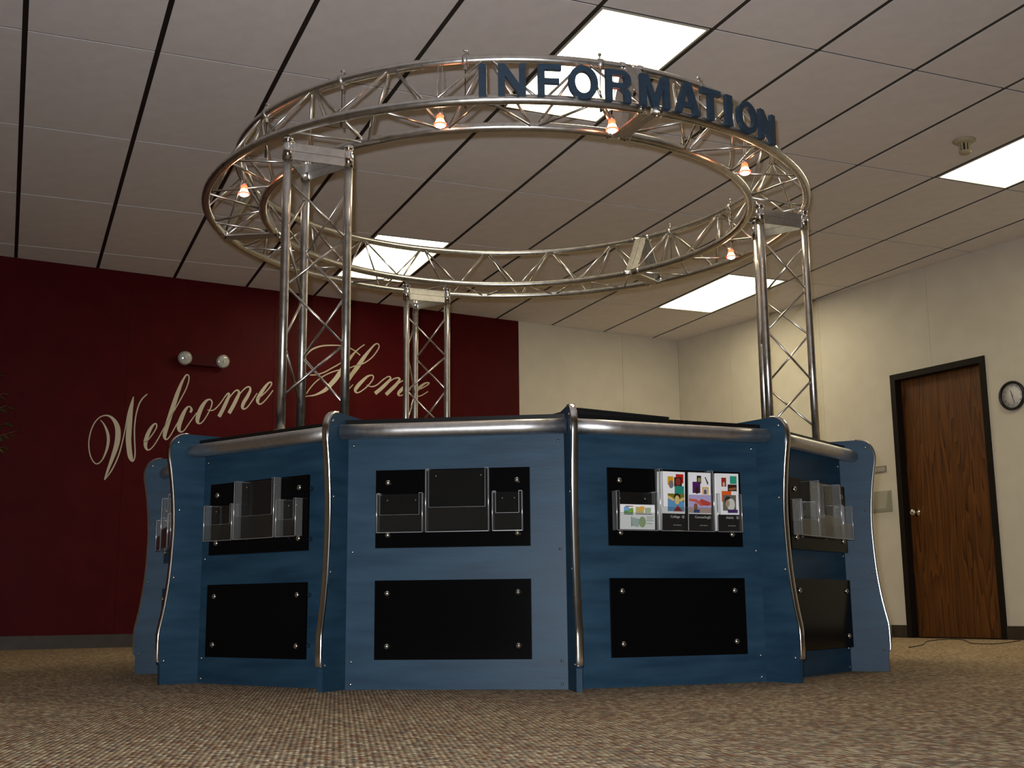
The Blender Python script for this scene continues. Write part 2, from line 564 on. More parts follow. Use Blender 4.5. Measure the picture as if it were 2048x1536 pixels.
# right wall with the door opening
D0, D1, DH = 2.815, 3.745, 2.155
slab = MB()
slab.prism([(sC - 0.3, -0.1), (D0 + 0.03, -0.1), (D0 + 0.03, H + 0.1), (sC - 0.3, H + 0.1)], Rx, -0.15, -0.012)
slab.prism([(D1 - 0.03, -0.1), (sF + 0.2, -0.1), (sF + 0.2, H + 0.1), (D1 - 0.03, H + 0.1)], Rx, -0.15, -0.012)
slab.prism([(D0 + 0.03, DH - 0.03), (D1 - 0.03, DH - 0.03), (D1 - 0.03, H + 0.1), (D0 + 0.03, H + 0.1)], Rx, -0.15, -0.012)
wr = struct(put('wall_right', (slab, 'seam_dark')))
redge = [sC] + [s for s in [2.045 - 1.2 * 1 + 1.2 * k for k in range(0, 14)] if sC + 0.1 < s < sF] + [sF]
for a, b in zip(redge[:-1], redge[1:]):
    a2, b2 = a + 0.0012, b - 0.0012
    if b2 <= D0 or a2 >= D1:
        pg = [(a2, 0), (b2, 0), (b2, H + 0.02), (a2, H + 0.02)]
    elif a2 < D0:
        pg = [(a2, 0), (D0 + 0.01, 0), (D0 + 0.01, DH - 0.01), (b2, DH - 0.01), (b2, H + 0.02), (a2, H + 0.02)]
    else:
        pg = [(a2, DH - 0.01), (D1 - 0.01, DH - 0.01), (D1 - 0.01, 0), (b2, 0), (b2, H + 0.02), (a2, H + 0.02)]
    put('wall_panel', (MB().prism(pg, Rx, -0.011, 0), 'cream_vinyl'), wr, label='cream wall panel')
bb = MB().prism([(sC + 0.012, 0), (D0 - 0.001, 0), (D0 - 0.001, 0.1), (sC + 0.012, 0.1)], Rx, 0, 0.012)
bb.prism([(D1 + 0.001, 0), (sF, 0), (sF, 0.1), (D1 + 0.001, 0.1)], Rx, 0, 0.012)
struct(put('baseboard_right', (bb, 'base_rubber')))

# walls outside the frame: left, and behind the camera
uLend = Bx(uL, 0, 0)
struct(put('wall_left', (MB().box((XL - 0.08, (YF + uLend.y) / 2, H / 2), (0.16, uLend.y - YF + 0.6, H + 0.2)), 'cream_vinyl')))
struct(put('wall_front', (MB().box(((XL + 6.8) / 2, YF - 0.08, H / 2), (6.8 - XL + 0.6, 0.16, H + 0.2)), 'cream_vinyl')))

# door: leaf, frame, knob
dr = struct(put('door_1', (MB().prism([(D0 + 0.052, 0.008), (D1 - 0.052, 0.008), (D1 - 0.052, DH - 0.052), (D0 + 0.052, DH - 0.052)], Rx, -0.105, -0.062), 'door_wood')), 'dark brown wood grain door in a dark frame')
for a, b, z0, z1 in ((D0, D0 + 0.05, 0, DH), (D1 - 0.05, D1, 0, DH), (D0 + 0.05, D1 - 0.05, DH - 0.05, DH)):
    put('door_frame', (MB().prism([(a, z0), (b, z0), (b, z1), (a, z1)], Rx, -0.14, 0.012), 'frame_paint'), dr)
kb = MB().lathe([(0.030, 0), (0.030, 0.004), (0.012, 0.006), (0.011, 0.030), (0.022, 0.036), (0.028, 0.048), (0.027, 0.060), (0.018, 0.068), (0.0, 0.070)], Rx(D0 + 0.125, 1.0, -0.062), NR, 20)
put('door_knob', (kb, 'knob_metal'), dr, label='bright metal door knob')
put('threshold', (MB().prism([(D0 + 0.05, 0), (D1 - 0.05, 0), (D1 - 0.05, 0.007), (D0 + 0.05, 0.007)], Rx, -0.14, 0.0), 'frame_paint'), dr)


# ------------------------------------------------------------------ information counter
NSIDE = 12
RP, AP = 1.535, 1.535 * math.cos(R(15))
counter = thing('information_counter', 'twelve-sided blue wood information counter with curved chrome-edged fins and metal rail', 'counter')
PC = [-120 + 30 * k for k in range(12)]       # facet centres
VC = [-105 + 30 * k for k in range(12)]       # corner angles

half = RP * math.sin(R(15))
pm = MB().box((0, 0.009, 0.4425), (2 * half - 0.020, 0.018, 0.885)).mesh('panel', 'blue_wood')
dome = MB().lathe([(0.0052, 0), (0.0045, 0.002), (0.0025, 0.0034), (0.0, 0.0038)], (0, 0, 0), (0, -1, 0), 10).mesh('screw', 'screw_metal')
VIS = (-180, -150, -120, -90, -60)
norm = lambda d: (d + 180) % 360 - 180
for c in PC:
    p = put('panel', pm, counter, frame(c, AP))
    if norm(c) in VIS:
        for x in (-0.367, 0.367):
            for z in (0.849, 0.471, 0.094, 0.018):
                put('screw', dome, p, Matrix.Translation((x, 0, z)))

# fins
prof = [(1.604, 0.960), (1.628, 0.957), (1.648, 0.948), (1.663, 0.934), (1.673, 0.915), (1.678, 0.893), (1.677, 0.865), (1.671, 0.83), (1.663, 0.78), (1.656, 0.72), (1.651, 0.66), (1.649, 0.60), (1.650, 0.54), (1.653, 0.47), (1.658, 0.40), (1.665, 0.34), (1.674, 0.28), (1.684, 0.23), (1.691, 0.195), (1.693, 0.165), (1.693, 0.10), (1.691, 0.085)]
outline = [(1.30, 0.940), (1.30, 0.957)] + prof + [(1.684, 0.075), (1.682, 0.0), (1.46, 0.0), (1.46, 0.90), (1.44, 0.940)]
FT = 0.020
fin_m = MB().prism(outline, lambda r, z, w_: Vector((r, w_, z)), -FT / 2, FT / 2).mesh('fin', 'blue_wood')
em = MB()
sec = [(-0.0118, -0.002), (-0.0118, 0.0026), (-0.0105, 0.0044), (-0.006, 0.0054), (0, 0.0058), (0.006, 0.0054), (0.0105, 0.0044), (0.0118, 0.0026), (0.0118, -0.002)]
rows = []
# resample the edge smoothly
ring_pts = []
for k in range(len(prof) - 1):
    p0, p1, p2, p3 = prof[max(k - 1, 0)], prof[k], prof[k + 1], prof[min(k + 2, len(prof) - 1)]
    for q in range(3):
        t = q / 3
        ring_pts.append(tuple(0.5 * (2 * p1[d] + (p2[d] - p0[d]) * t + (2 * p0[d] - 5 * p1[d] + 4 * p2[d] - p3[d]) * t * t + (-p0[d] + 3 * p1[d] - 3 * p2[d] + p3[d]) * t ** 3) for d in (0, 1)))
ring_pts.append(prof[-1])
for k, (r_, z_) in enumerate(ring_pts):
    a = ring_pts[max(k - 1, 0)]; b = ring_pts[min(k + 1, len(ring_pts) - 1)]
    tx, tz = b[0] - a[0], b[1] - a[1]
    ln = math.hypot(tx, tz); nx, nz = -tz / ln, tx / ln
    rows.append(len(em.v))
    em.v += [(r_ + nx * h, w_, z_ + nz * h) for w_, h in sec]
ns = len(sec)
for A, B in zip(rows[:-1], rows[1:]):
    for q in range(ns - 1):
        em.f.append((A + q, A + q + 1, B + q + 1, B + q)); em.s.append(True); em.mi.append(0)
for A, rv in ((rows[0], False), (rows[-1], True)):
    q = [A + k for k in range(ns)]
    em.f.append(tuple(q[::-1] if rv else q)); em.s.append(False); em.mi.append(0)
edge_m = em.mesh('chrome_edge', 'edge_chrome')
fs = MB().lathe([(0.0055, 0), (0.0048, 0.002), (0.0026, 0.0036), (0.0, 0.004)], (0, 0, 0), (0, 1, 0), 10).mesh('screw', 'screw_metal')
for a in VC:
    M = Matrix.Rotation(R(a), 4, 'Z')
    f = put('fin', fin_m, counter, M)
    put('chrome_edge', edge_m, f, label='polished chrome edge strip')
    if norm(a) in (165, -165, -135, -105, -75, -45):
        for (r_, z_) in ((1.645, 0.925), (1.630, 0.66), (1.642, 0.40), (1.668, 0.088)):
            put('screw', fs, f, Matrix.Translation((r_, FT / 2, z_)))
            put('screw', fs, f, Matrix.Translation((r_, -FT / 2, z_)) @ Matrix.Rotation(PI, 4, 'Z'))

# rail tubes and worktop segments
RR, ZR = 1.590, 0.892
rh = RR * math.sin(R(15)) - 0.0105
rail_m = MB().tube([(-rh, 0, 0), (-rh / 2, 0, 0), (0, 0, 0), (rh / 2, 0, 0), (rh, 0, 0)], 0.0265, 24).mesh('rail', 'rail_metal')
for c in PC:
    put('rail', rail_m, counter, Matrix.Translation((0, 0, ZR)) @ frame(c, RR * math.cos(R(15))), label='brushed metal rail tube')
ao, ai = 1.508, 1.02
tn = math.tan(R(15))
top_m = MB().prism([(-ao * tn + 0.0105, 0), (ao * tn - 0.0105, 0), (ai * tn - 0.0105, ao - ai), (-ai * tn + 0.0105, ao - ai)], lambda x, y, z: Vector((x, y, z)), 0.896, 0.9385).mesh('worktop', 'counter_black')
for c in PC:
    put('worktop', top_m, counter, frame(c, ao), label='black worktop segment')
# plinth ring inside, so that the worktop is carried all round
# (the facets themselves carry it; nothing else is visible)

# ------------------------------------------------------------------ display boards
BOFF = 0.060
BW = 0.542
ZB = {'upper': (0.481, 0.751), 'lower': (0.1035, 0.3695)}
where = {-180: 'leftmost, half hidden facet', -150: 'left front facet', -120: 'middle facet facing the camera', -90: 'right front facet', -60: 'far right facet'}
cap_m = MB().lathe([(0.0105, 0), (0.0105, 0.003), (0.0085, 0.0065), (0.004, 0.009), (0.0, 0.0096)], (0, 0, 0), (0, -1, 0), 16).mesh('button_cap', 'screw_metal')
so_m = MB().lathe([(0.009, 0), (0.009, BOFF - 0.008)], (0, 0, 0), (0, -1, 0), 14).mesh('standoff', 'screw_metal')
bm = {}
for k, (z0, z1) in ZB.items():
    bm[k] = MB().box((0, -BOFF + 0.004, (z0 + z1) / 2), (BW, 0.008, z1 - z0)).mesh('board', 'black_acrylic')
LAB_UP = {-180: 'upper black board with clear holders on the leftmost, half hidden counter facet',
          -150: 'upper black board on the left front facet behind three empty clear holders',
          -120: 'upper black board on the middle facet behind three empty clear holders',
          -90: 'upper black board behind the printed brochures on the right front facet',
          -60: 'upper black board with empty clear holders on the far right facet'}
for c in VIS:
    for k, (z0, z1) in ZB.items():
        lab = LAB_UP[c] if k == 'upper' else 'lower plain black board on the %s of the counter' % where[c]
        t = thing('display_board', lab, 'board', frame(c, AP), 'black display boards on the counter')
        put('board', bm[k], t)
        dz = 0.044
        for x in (-0.227, 0.227):
            for z in (z0 + dz, z1 - dz):
                put('button_cap', cap_m, t, Matrix.Translation((x, -BOFF, z)), label='round metal button cap')
                put('standoff', so_m, t, Matrix.Translation((x, 0, z)))

# ------------------------------------------------------------------ clear brochure holders
HOLD = {'left': (-0.258, -0.098, 0.532, 0.666, 0.592), 'centre': (-0.086, 0.132, 0.532, 0.7475, 0.615), 'right': (0.146, 0.248, 0.532, 0.666, 0.592)}
HD, WT = 0.036, 0.0028
y0 = -BOFF - 0.0012
hm = {}
for k, (x0, x1, z0, z1, zf) in HOLD.items():
    d = {}
    d['back_plate'] = MB().box(((x0 + x1) / 2, y0 - WT / 2, (z0 + z1) / 2), (x1 - x0, WT, z1 - z0)).mesh('back_plate', 'clear_acrylic')
    e_ = 0.011
    yf = y0 - HD + WT / 2
    fp = MB().prism([(x0, z0), (x1, z0), (x1, z1), (x1 - e_, z1), (x1 - e_, zf), (x0 + e_, zf), (x0 + e_, z1), (x0, z1)], lambda u, v, w_: Vector((u, w_, v)), yf - WT / 2, yf + WT / 2)
    d['front_plate'] = fp.mesh('front_plate', 'clear_acrylic')
    d['side_l'] = MB().box((x0 + WT / 2, y0 - HD / 2, (z0 + z1) / 2), (WT, HD - 2 * WT - 0.0006, z1 - z0)).mesh('side_plate', 'acrylic_side')
    d['side_r'] = MB().box((x1 - WT / 2, y0 - HD / 2, (z0 + z1) / 2), (WT, HD - 2 * WT - 0.0006, z1 - z0)).mesh('side_plate', 'acrylic_side')
    d['floor_plate'] = MB().box(((x0 + x1) / 2, y0 - HD / 2, z0 + WT / 2), (x1 - x0 - 2 * WT - 0.0006, HD - 2 * WT - 0.0006, WT)).mesh('floor_plate', 'clear_acrylic')
    ed = MB()  # added rods and strips that stand in for glints along the acrylic edges
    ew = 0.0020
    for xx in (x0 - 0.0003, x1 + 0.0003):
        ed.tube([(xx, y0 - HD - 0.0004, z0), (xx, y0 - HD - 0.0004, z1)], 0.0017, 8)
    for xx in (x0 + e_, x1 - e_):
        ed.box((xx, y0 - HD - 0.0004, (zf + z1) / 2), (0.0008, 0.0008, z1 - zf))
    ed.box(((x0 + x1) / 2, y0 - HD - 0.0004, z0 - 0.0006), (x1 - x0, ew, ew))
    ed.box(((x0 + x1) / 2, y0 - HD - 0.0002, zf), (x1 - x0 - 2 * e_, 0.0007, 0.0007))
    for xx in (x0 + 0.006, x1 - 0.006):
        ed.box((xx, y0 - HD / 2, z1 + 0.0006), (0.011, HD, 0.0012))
    d['edges'] = ed.mesh('edge_glint_rods', 'edge_glint')
    hm[k] = d
pin_m = MB().lathe([(0.0035, 0), (0.003, 0.0014), (0.0, 0.0024)], (0, 0, 0), (0, -1, 0), 8).mesh('holder_screw', 'screw_metal')
HL = {'left': 'short wide', 'centre': 'tall wide', 'right': 'short narrow'}
for c in VIS:
    for k, d in hm.items():
        x0, x1, z0, z1, zf = HOLD[k]
        if c == -90:
            lab = {'left': 'clear holder with the landscape map card on the right front facet', 'centre': 'tall clear holder with two brochures side by side on the right front facet', 'right': 'narrow clear holder with the rightmost brochure on the right front facet'}[k]
        else:
            lab = 'empty %s clear acrylic holder on the %s of the counter' % (HL[k], where[c])
        t = thing('brochure_holder', lab, 'holder', frame(c, AP), 'clear acrylic brochure holders')
        put('back_plate', d['back_plate'], t); put('front_plate', d['front_plate'], t)
        put('side_plate', d['side_l'], t); put('side_plate', d['side_r'], t); put('floor_plate', d['floor_plate'], t)
        put('edge_glint_rods', d['edges'], t, label='added bright strips standing in for glints on acrylic edges')
        for x in (x0 + 0.03, x1 - 0.03):
            put('holder_screw', pin_m, t, Matrix.Translation((x, y0 - WT - 0.0002, z1 - 0.022)))


# ------------------------------------------------------------------ brochures on the right front facet
def prints(parent, items):
    """items: (colour, polygon in card coordinates in metres), each printed a hair above the one before"""
    mb = MB(); mats = []
    for k, (c, pg) in enumerate(items):
        key = colour(c)
        if key not in mats:
            mats.append(key)
        mb.poly([(x, -0.0025 - 0.00006 * (k + 1), z) for x, z in pg], False, mats.index(key))
    put('print', (mb, mats), parent)


def rc(x0, z0, x1, z1):
    return [(x0, z0), (x1, z0), (x1, z1), (x0, z1)]


def el(cx, cz, rx, rz, n=14):
    return [(cx + rx * math.cos(2 * PI * k / n), cz + rz * math.sin(2 * PI * k / n)) for k in range(n)]


# card coordinates: x from the left edge, z from the bottom edge; leaflet 0.094 x 0.205
BWD, BHT = 0.092, 0.205
FB = frame(-90, AP)


def leaflet(x, yoff, z, lab, lean=4.0, rot=0.0, w_=BWD, h_=BHT, group='leaflets in the clear holders'):
    M = FB @ Matrix.Translation((x, y0 - WT - yoff, z)) @ Matrix.Rotation(R(rot), 4, 'Y') @ Matrix.Rotation(R(lean), 4, 'X')
    t = thing('leaflet', lab, 'brochure', M, group)
    put('sheet', (MB().box((w_ / 2, 0, h_ / 2), (w_, 0.005, h_)), 'white_card'), t)
    return t


BLK = (0.10, 0.095, 0.09)
ZC = 0.058                                   # top of the black title band
base_items = lambda: [(BLK, rc(0, 0.0, BWD, ZC))]
zb = 0.5352
bands = ['College', 'Counseling', 'Adults']
skin, brown, navy = (0.80, 0.70, 0.45), (0.22, 0.12, 0.09), (0.20, 0.24, 0.36)
art = [
    [((0.80, 0.58, 0.12), rc(0.022, 0.158, 0.045, 0.188)), ((0.70, 0.12, 0.10), rc(0.055, 0.165, 0.086, 0.197)), (brown, rc(0.048, 0.152, 0.080, 0.186)), ((0.50, 0.20, 0.15), el(0.064, 0.170, 0.011, 0.014)),
     ((0.45, 0.42, 0.42), el(0.036, 0.160, 0.010, 0.014)), ((0.15, 0.52, 0.45), rc(0.050, 0.128, 0.088, 0.155)), ((0.45, 0.42, 0.12), rc(0.022, 0.066, 0.089, 0.128)),
     ((0.35, 0.55, 0.70), [(0.022, 0.066), (0.089, 0.066), (0.089, 0.098), (0.070, 0.106), (0.045, 0.104), (0.022, 0.110)]), (skin, [(0.022, 0.121), (0.040, 0.115), (0.050, 0.106), (0.044, 0.102), (0.022, 0.111)]),
     (skin, [(0.089, 0.116), (0.074, 0.112), (0.068, 0.104), (0.076, 0.100), (0.089, 0.108)]), ((0.12, 0.10, 0.08), el(0.060, 0.117, 0.013, 0.012)), (skin, el(0.060, 0.106, 0.010, 0.016)),
     ((0.55, 0.15, 0.13), [(0.045, 0.066), (0.082, 0.066), (0.062, 0.088)])],
    [((0.16, 0.15, 0.10), rc(0.034, 0.166, 0.052, 0.194)), ((0.55, 0.53, 0.30), el(0.044, 0.178, 0.006, 0.010)), ((0.28, 0.12, 0.36), rc(0.016, 0.132, 0.048, 0.172)), (brown, el(0.034, 0.142, 0.008, 0.013)),
     ((0.20, 0.20, 0.18), [(0.066, 0.190), (0.070, 0.190), (0.082, 0.168), (0.078, 0.162)]), ((0.85, 0.62, 0.22), rc(0.056, 0.128, 0.082, 0.154)), ((0.75, 0.73, 0.72), rc(0.060, 0.130, 0.078, 0.150)), ((0.35, 0.33, 0.33), el(0.068, 0.137, 0.006, 0.009)),
     ((0.66, 0.62, 0.76), rc(0.0, 0.062, BWD, 0.126)), ((0.72, 0.62, 0.58), rc(0.0, 0.062, BWD, 0.078)), ((0.75, 0.36, 0.30), [(0.0, 0.112), (0.03, 0.110), (0.055, 0.098), (0.060, 0.088), (0.050, 0.086), (0.028, 0.100), (0.0, 0.104)]),
     ((0.68, 0.26, 0.22), [(BWD, 0.100), (0.07, 0.106), (0.050, 0.112), (0.044, 0.104), (0.056, 0.090), (0.075, 0.088), (BWD, 0.090)]), ((0.50, 0.32, 0.22), el(0.028, 0.084, 0.008, 0.012)), ((0.22, 0.30, 0.48), rc(0.020, 0.062, 0.044, 0.074))],
    [((0.60, 0.15, 0.12), rc(0.020, 0.158, 0.040, 0.190)), ((0.72, 0.66, 0.60), el(0.030, 0.166, 0.005, 0.009)), ((0.17, 0.58, 0.48), rc(0.056, 0.168, 0.084, 0.196)), (brown, rc(0.046, 0.142, 0.084, 0.166)), ((0.55, 0.38, 0.25), [(0.050, 0.152), (0.080, 0.156), (0.084, 0.148), (0.052, 0.144)]),
     ((0.84, 0.36, 0.12), rc(0.020, 0.104, 0.060, 0.142)), ((0.40, 0.40, 0.36), rc(0.024, 0.072, 0.080, 0.128)), ((0.20, 0.18, 0.15), el(0.046, 0.108, 0.015, 0.016)), ((0.78, 0.78, 0.74), el(0.058, 0.094, 0.017, 0.022)), ((0.62, 0.55, 0.45), el(0.044, 0.098, 0.009, 0.013)), ((0.26, 0.16, 0.36), rc(0.044, 0.064, 0.086, 0.076))]]
xs = [-0.076, 0.032, 0.150]
LB3 = ['printed leaflet titled College with a young man, leftmost of three upright leaflets', 'printed leaflet titled Counseling with joined hands, between two other leaflets', 'printed leaflet titled Adults with an orange block, rightmost of three upright leaflets']
for k in range(3):
    t = leaflet(xs[k], 0.020, zb, LB3[k], 3.0, rot=(0.3, 0.0, -0.6)[k])
    prints(t, base_items() + art[k])
    tm = text_mesh(bands[k], 0.0125, colour((0.86, 0.85, 0.82)), 'title')
    MT = Matrix.Translation((0.052, -0.0036, ZC - 0.011)) @ Matrix.Rotation(PI / 2, 4, 'X')
    put('title', tm, t, MT)
    em_ = MB()
    for a0, a1, ro, ri in ((0, 2 * PI, 0.0052, 0.0040),):
        for q in range(16):
            a, b = 2 * PI * q / 16, 2 * PI * (q + 1) / 16
            em_.poly([(0.084 + ro * math.cos(a), -0.0036, ZC - 0.011 + ro * math.sin(a)), (0.084 + ro * math.cos(b), -0.0036, ZC - 0.011 + ro * math.sin(b)), (0.084 + ri * math.cos(b), -0.0036, ZC - 0.011 + ri * math.sin(b)), (0.084 + ri * math.cos(a), -0.0036, ZC - 0.011 + ri * math.sin(a))])
    em_.poly([(0.0830, -0.0036, ZC - 0.014), (0.0850, -0.0036, ZC - 0.014), (0.0850, -0.0036, ZC - 0.008), (0.0830, -0.0036, ZC - 0.008)])
    put('emblem', (em_, colour((0.80, 0.79, 0.76))), t)
    ln = MB()
    xx = 0.044
    for wd in (0.009, 0.006, 0.011, 0.007):
        ln.poly([(xx, -0.0036, 0.0165), (xx + wd - 0.0015, -0.0036, 0.0165), (xx + wd - 0.0015, -0.0036, 0.0195), (xx, -0.0036, 0.0195)]); xx += wd
    put('small_print', (ln, colour((0.55, 0.54, 0.52))), t)
for q in range(3):
    leaflet(xs[0] - 0.003 - 0.0035 * q, 0.0145 - 0.005 * q, zb, ('spare leaflet directly behind the College leaflet, its white edge showing', 'middle one of three spare leaflets stacked behind the College leaflet', 'rearmost spare leaflet of the stack behind the College leaflet')[q], 3.0, rot=0.3, group='spare leaflets behind the College leaflet')
leaflet(xs[2] - 0.004, 0.0145, zb, 'single spare leaflet tucked behind the Adults leaflet', 3.0, rot=-0.6)
# landscape map card
CW_, CH_ = 0.136, 0.086
t = leaflet(-0.241, 0.020, zb, 'landscape white card with a coloured map in the low holder', 3.0, 0.0, CW_, CH_)
G1, G2, G3, G4 = (0.30, 0.52, 0.30), (0.45, 0.62, 0.80), (0.72, 0.65, 0.40), (0.62, 0.68, 0.55)
items = [(G1, rc(0.014, 0.054, 0.050, 0.068)), (G2, rc(0.014, 0.064, 0.034, 0.078)), ((0.45, 0.60, 0.25), [(0.030, 0.056), (0.052, 0.060), (0.050, 0.074), (0.034, 0.072)]), ((0.55, 0.35, 0.25), rc(0.020, 0.078, 0.050, 0.081)),
         (G3, rc(0.060, 0.056, 0.092, 0.078)), ((0.86, 0.62, 0.24), rc(0.078, 0.066, 0.094, 0.080)), (G4, rc(0.096, 0.058, 0.120, 0.076)), ((0.30, 0.30, 0.28), rc(0.060, 0.052, 0.126, 0.0545)), ((0.30, 0.30, 0.28), rc(0.014, 0.0505, 0.050, 0.053)),
         ((0.66, 0.72, 0.70), [(0.044, 0.012), (0.072, 0.008), (0.074, 0.036), (0.046, 0.042)]), ((0.58, 0.66, 0.50), el(0.086, 0.026, 0.014, 0.019)), ((0.40, 0.42, 0.40), rc(0.042, 0.010, 0.0445, 0.044))]
for q, zz in enumerate((0.042, 0.036, 0.030, 0.020)):
    items.append(((0.55, 0.58, 0.52), rc(0.102, zz, 0.130 - 0.004 * (q % 2), zz + 0.002)))
prints(t, items)

# low black case on the worktop
cz = MB()
cs = [(-0.285, -1.345), (0.147, -1.262), (0.10, -1.03), (-0.32, -1.11)]
cz.prism(cs, flat, 0.9395, 0.983)
t = thing('flat_case', 'flat black case lying on the worktop beside the middle fin', 'case')
put('case_body', (cz, 'case_black'), t)
put('case_lid', (MB().prism([(x * 1.004, y_) for x, y_ in cs], flat, 0.9845, 0.992), 'case_black'), t)

# ------------------------------------------------------------------ truss columns
CHR = 0.0175
ZT = 2.156                                     # height of the lower ring chords
z_b = 0.9395


def rod(mb, a, b, r=0.005, n=8):
    return mb.tube([a, b], r, n)


CL = {-150: 'triangular aluminium truss column nearest the camera, left side of the counter', -30: 'triangular aluminium truss column on the right in front of the cream wall', 90: 'triangular aluminium truss column at the back in front of the red wall'}
ch_m = MB().tube([(0, 0, z_b + 0.012), (0, 0, 1.4), (0, 0, 1.8), (0, 0, 2.098)], CHR, 18).mesh('chord', 'aluminium')
sp_m = MB().lathe([(0.0205, 2.04), (0.0205, 2.098), (0.017, 2.102), (0.017, 2.118), (0.021, 2.121), (0.021, 2.134)], (0, 0, 0), (0, 0, 1), 18).mesh('coupler', 'chrome')
bp_m = MB().lathe([(0.028, z_b), (0.028, z_b + 0.010)], (0, 0, 0), (0, 0, 1), 18).mesh('foot', 'flat_aluminium')
bolt_m = MB().lathe([(0.007, 0), (0.007, 0.006), (0.004, 0.007), (0.004, 0.012), (0, 0.013)], (0, 0, 0), (0, 0, 1), 8).mesh('bolt', 'chrome')
o_ = Vector((1.438, 0, 0)); a_ = Vector((1.222, 0.125, 0)); b_ = Vector((1.222, -0.125, 0))


def zig(p, q, z0, step, n):
    """zig-zag lacing between chords p and q, starting on p at z0 and going down"""
    out = []
    d = (q - p).normalized() * CHR * 0.95
    for k in range(n):
        s, e = (p + d, q - d) if k % 2 == 0 else (q - d, p + d)
        za, zb_ = z0 - k * step, z0 - (k + 1) * step
        if zb_ < z_b + 0.02:
            break
        g = 0.010 if True else 0
        out.append((s + Vector((0, 0, za - g)), e + Vector((0, 0, zb_ + g))))
    return out


lace = [MB().tube([s, e], 0.0052, 8).mesh('lacing_rod', 'aluminium') for s, e in zig(o_, a_, 1.96, 0.2185, 5) + zig(b_, o_, 1.96, 0.2185, 5) + zig(a_, b_, 1.94, 0.2185, 5)]
pl_m = []
for p, q in ((o_, a_), (a_, b_), (b_, o_)):
    d = (q - p).normalized(); nrm = Vector((d.y, -d.x, 0)); c0 = (p + q) / 2
    cen = (o_ + a_ + b_) / 3
    if nrm.dot(c0 - cen) < 0:
        nrm = -nrm
    L_ = (q - p).length - 2 * CHR
    M = Matrix((d, nrm, Vector((0, 0, 1)))).transposed()
    for z0, z1 in ((2.044, 2.0775), (2.0795, 2.113)):
        pl_m.append(MB().box(c0 + nrm * 0.004 + Vector((0, 0, (z0 + z1) / 2)), (L_ + 0.01, 0.006, z1 - z0), M).mesh('head_plate', 'flat_aluminium'))
for ang, lab in CL.items():
    t = thing('truss_column', lab, 'truss column', Matrix.Rotation(R(ang), 4, 'Z'), 'truss columns carrying the ring')
    for q in (o_, a_, b_):
        c = put('chord', ch_m, t, Matrix.Translation(q))
        put('coupler', sp_m, t, Matrix.Translation(q), label='polished coupler')
        put('foot', bp_m, t, Matrix.Translation(q))
    for me in lace:
        put('lacing_rod', me, t)
    for me in pl_m:
        put('head_plate', me, t)

# ------------------------------------------------------------------ ring truss
RO, RI, RTP, ZTP = 1.446, 1.184, 1.306, 2.386
KR = 0.0190
ring = thing('ring_truss', 'large circular aluminium truss ring carried on three columns over the counter', 'truss ring')
for k in range(3):
    a0 = -90 + 120 * k
    for r_, z_ in ((RO, ZT), (RI, ZT), (RTP, ZTP)):
        g = math.degrees(0.004 / r_)
        n = 44
        put('chord', (MB().tube([pol(r_, a0 + g + (120 - 2 * g) * q / n, z_) for q in range(n + 1)], KR, 16), 'aluminium'), ring)
pitch = 120 / 7


def strut(p, q):
    d = (q - p).normalized() * KR * 0.9
    return MB().tube([p + d, q - d], 0.0056, 8)


for k in range(3):
    a0 = -90 + 120 * k
    for q in range(7):
        tn_ = a0 + pitch * (q + 0.5)
        for sgn in (-1, 1):
            bt_ = tn_ + sgn * (pitch / 2 - 0.35)
            top_ = tn_ + sgn * 0.35
            put('brace', (strut(pol(RTP, top_, ZTP), pol(RO, bt_, ZT)), 'aluminium'), ring)
            put('brace', (strut(pol(RTP, top_, ZTP), pol(RI, bt_, ZT)), 'aluminium'), ring)
            put('brace', (strut(pol(RO, tn_ + sgn * 0.3, ZT), pol(RI, tn_ + sgn * (pitch / 2 - 0.35), ZT)), 'aluminium'), ring)
# joint plates where the three arcs bolt together
for ang in (-90, 30, 150):
    u = pol(1, ang, 0); tg = Vector((-u.y, u.x, 0))
    pts = [pol(RO, ang, ZT), pol(RI, ang, ZT), pol(RTP, ang, ZTP)]
    cen = sum(pts, Vector()) / 3
    for a, b in ((0, 1), (0, 2), (1, 2)):
        p, q = pts[a], pts[b]
        d = (q - p).normalized(); nrm = d.cross(tg).normalized(); c0 = (p + q) / 2
        if nrm.dot(c0 - cen) < 0:
            nrm = -nrm
        M = Matrix((d, tg, nrm)).transposed()
        for sgn in (-1, 1):
            put('joint_plate', (MB().box(c0 + nrm * 0.012 + tg * sgn * 0.0185, ((q - p).length - 0.012, 0.035, 0.007), M), 'flat_aluminium'), ring)
    for p in pts:
        for sgn in (-1, 1):
            put('joint_collar', (MB().lathe([(0.0195, 0), (0.0225, 0.002), (0.0225, 0.020), (0.0195, 0.022)], p + tg * sgn * 0.040 - tg * (0.011 if sgn > 0 else 0.011), tg, 18), 'chrome'), ring)

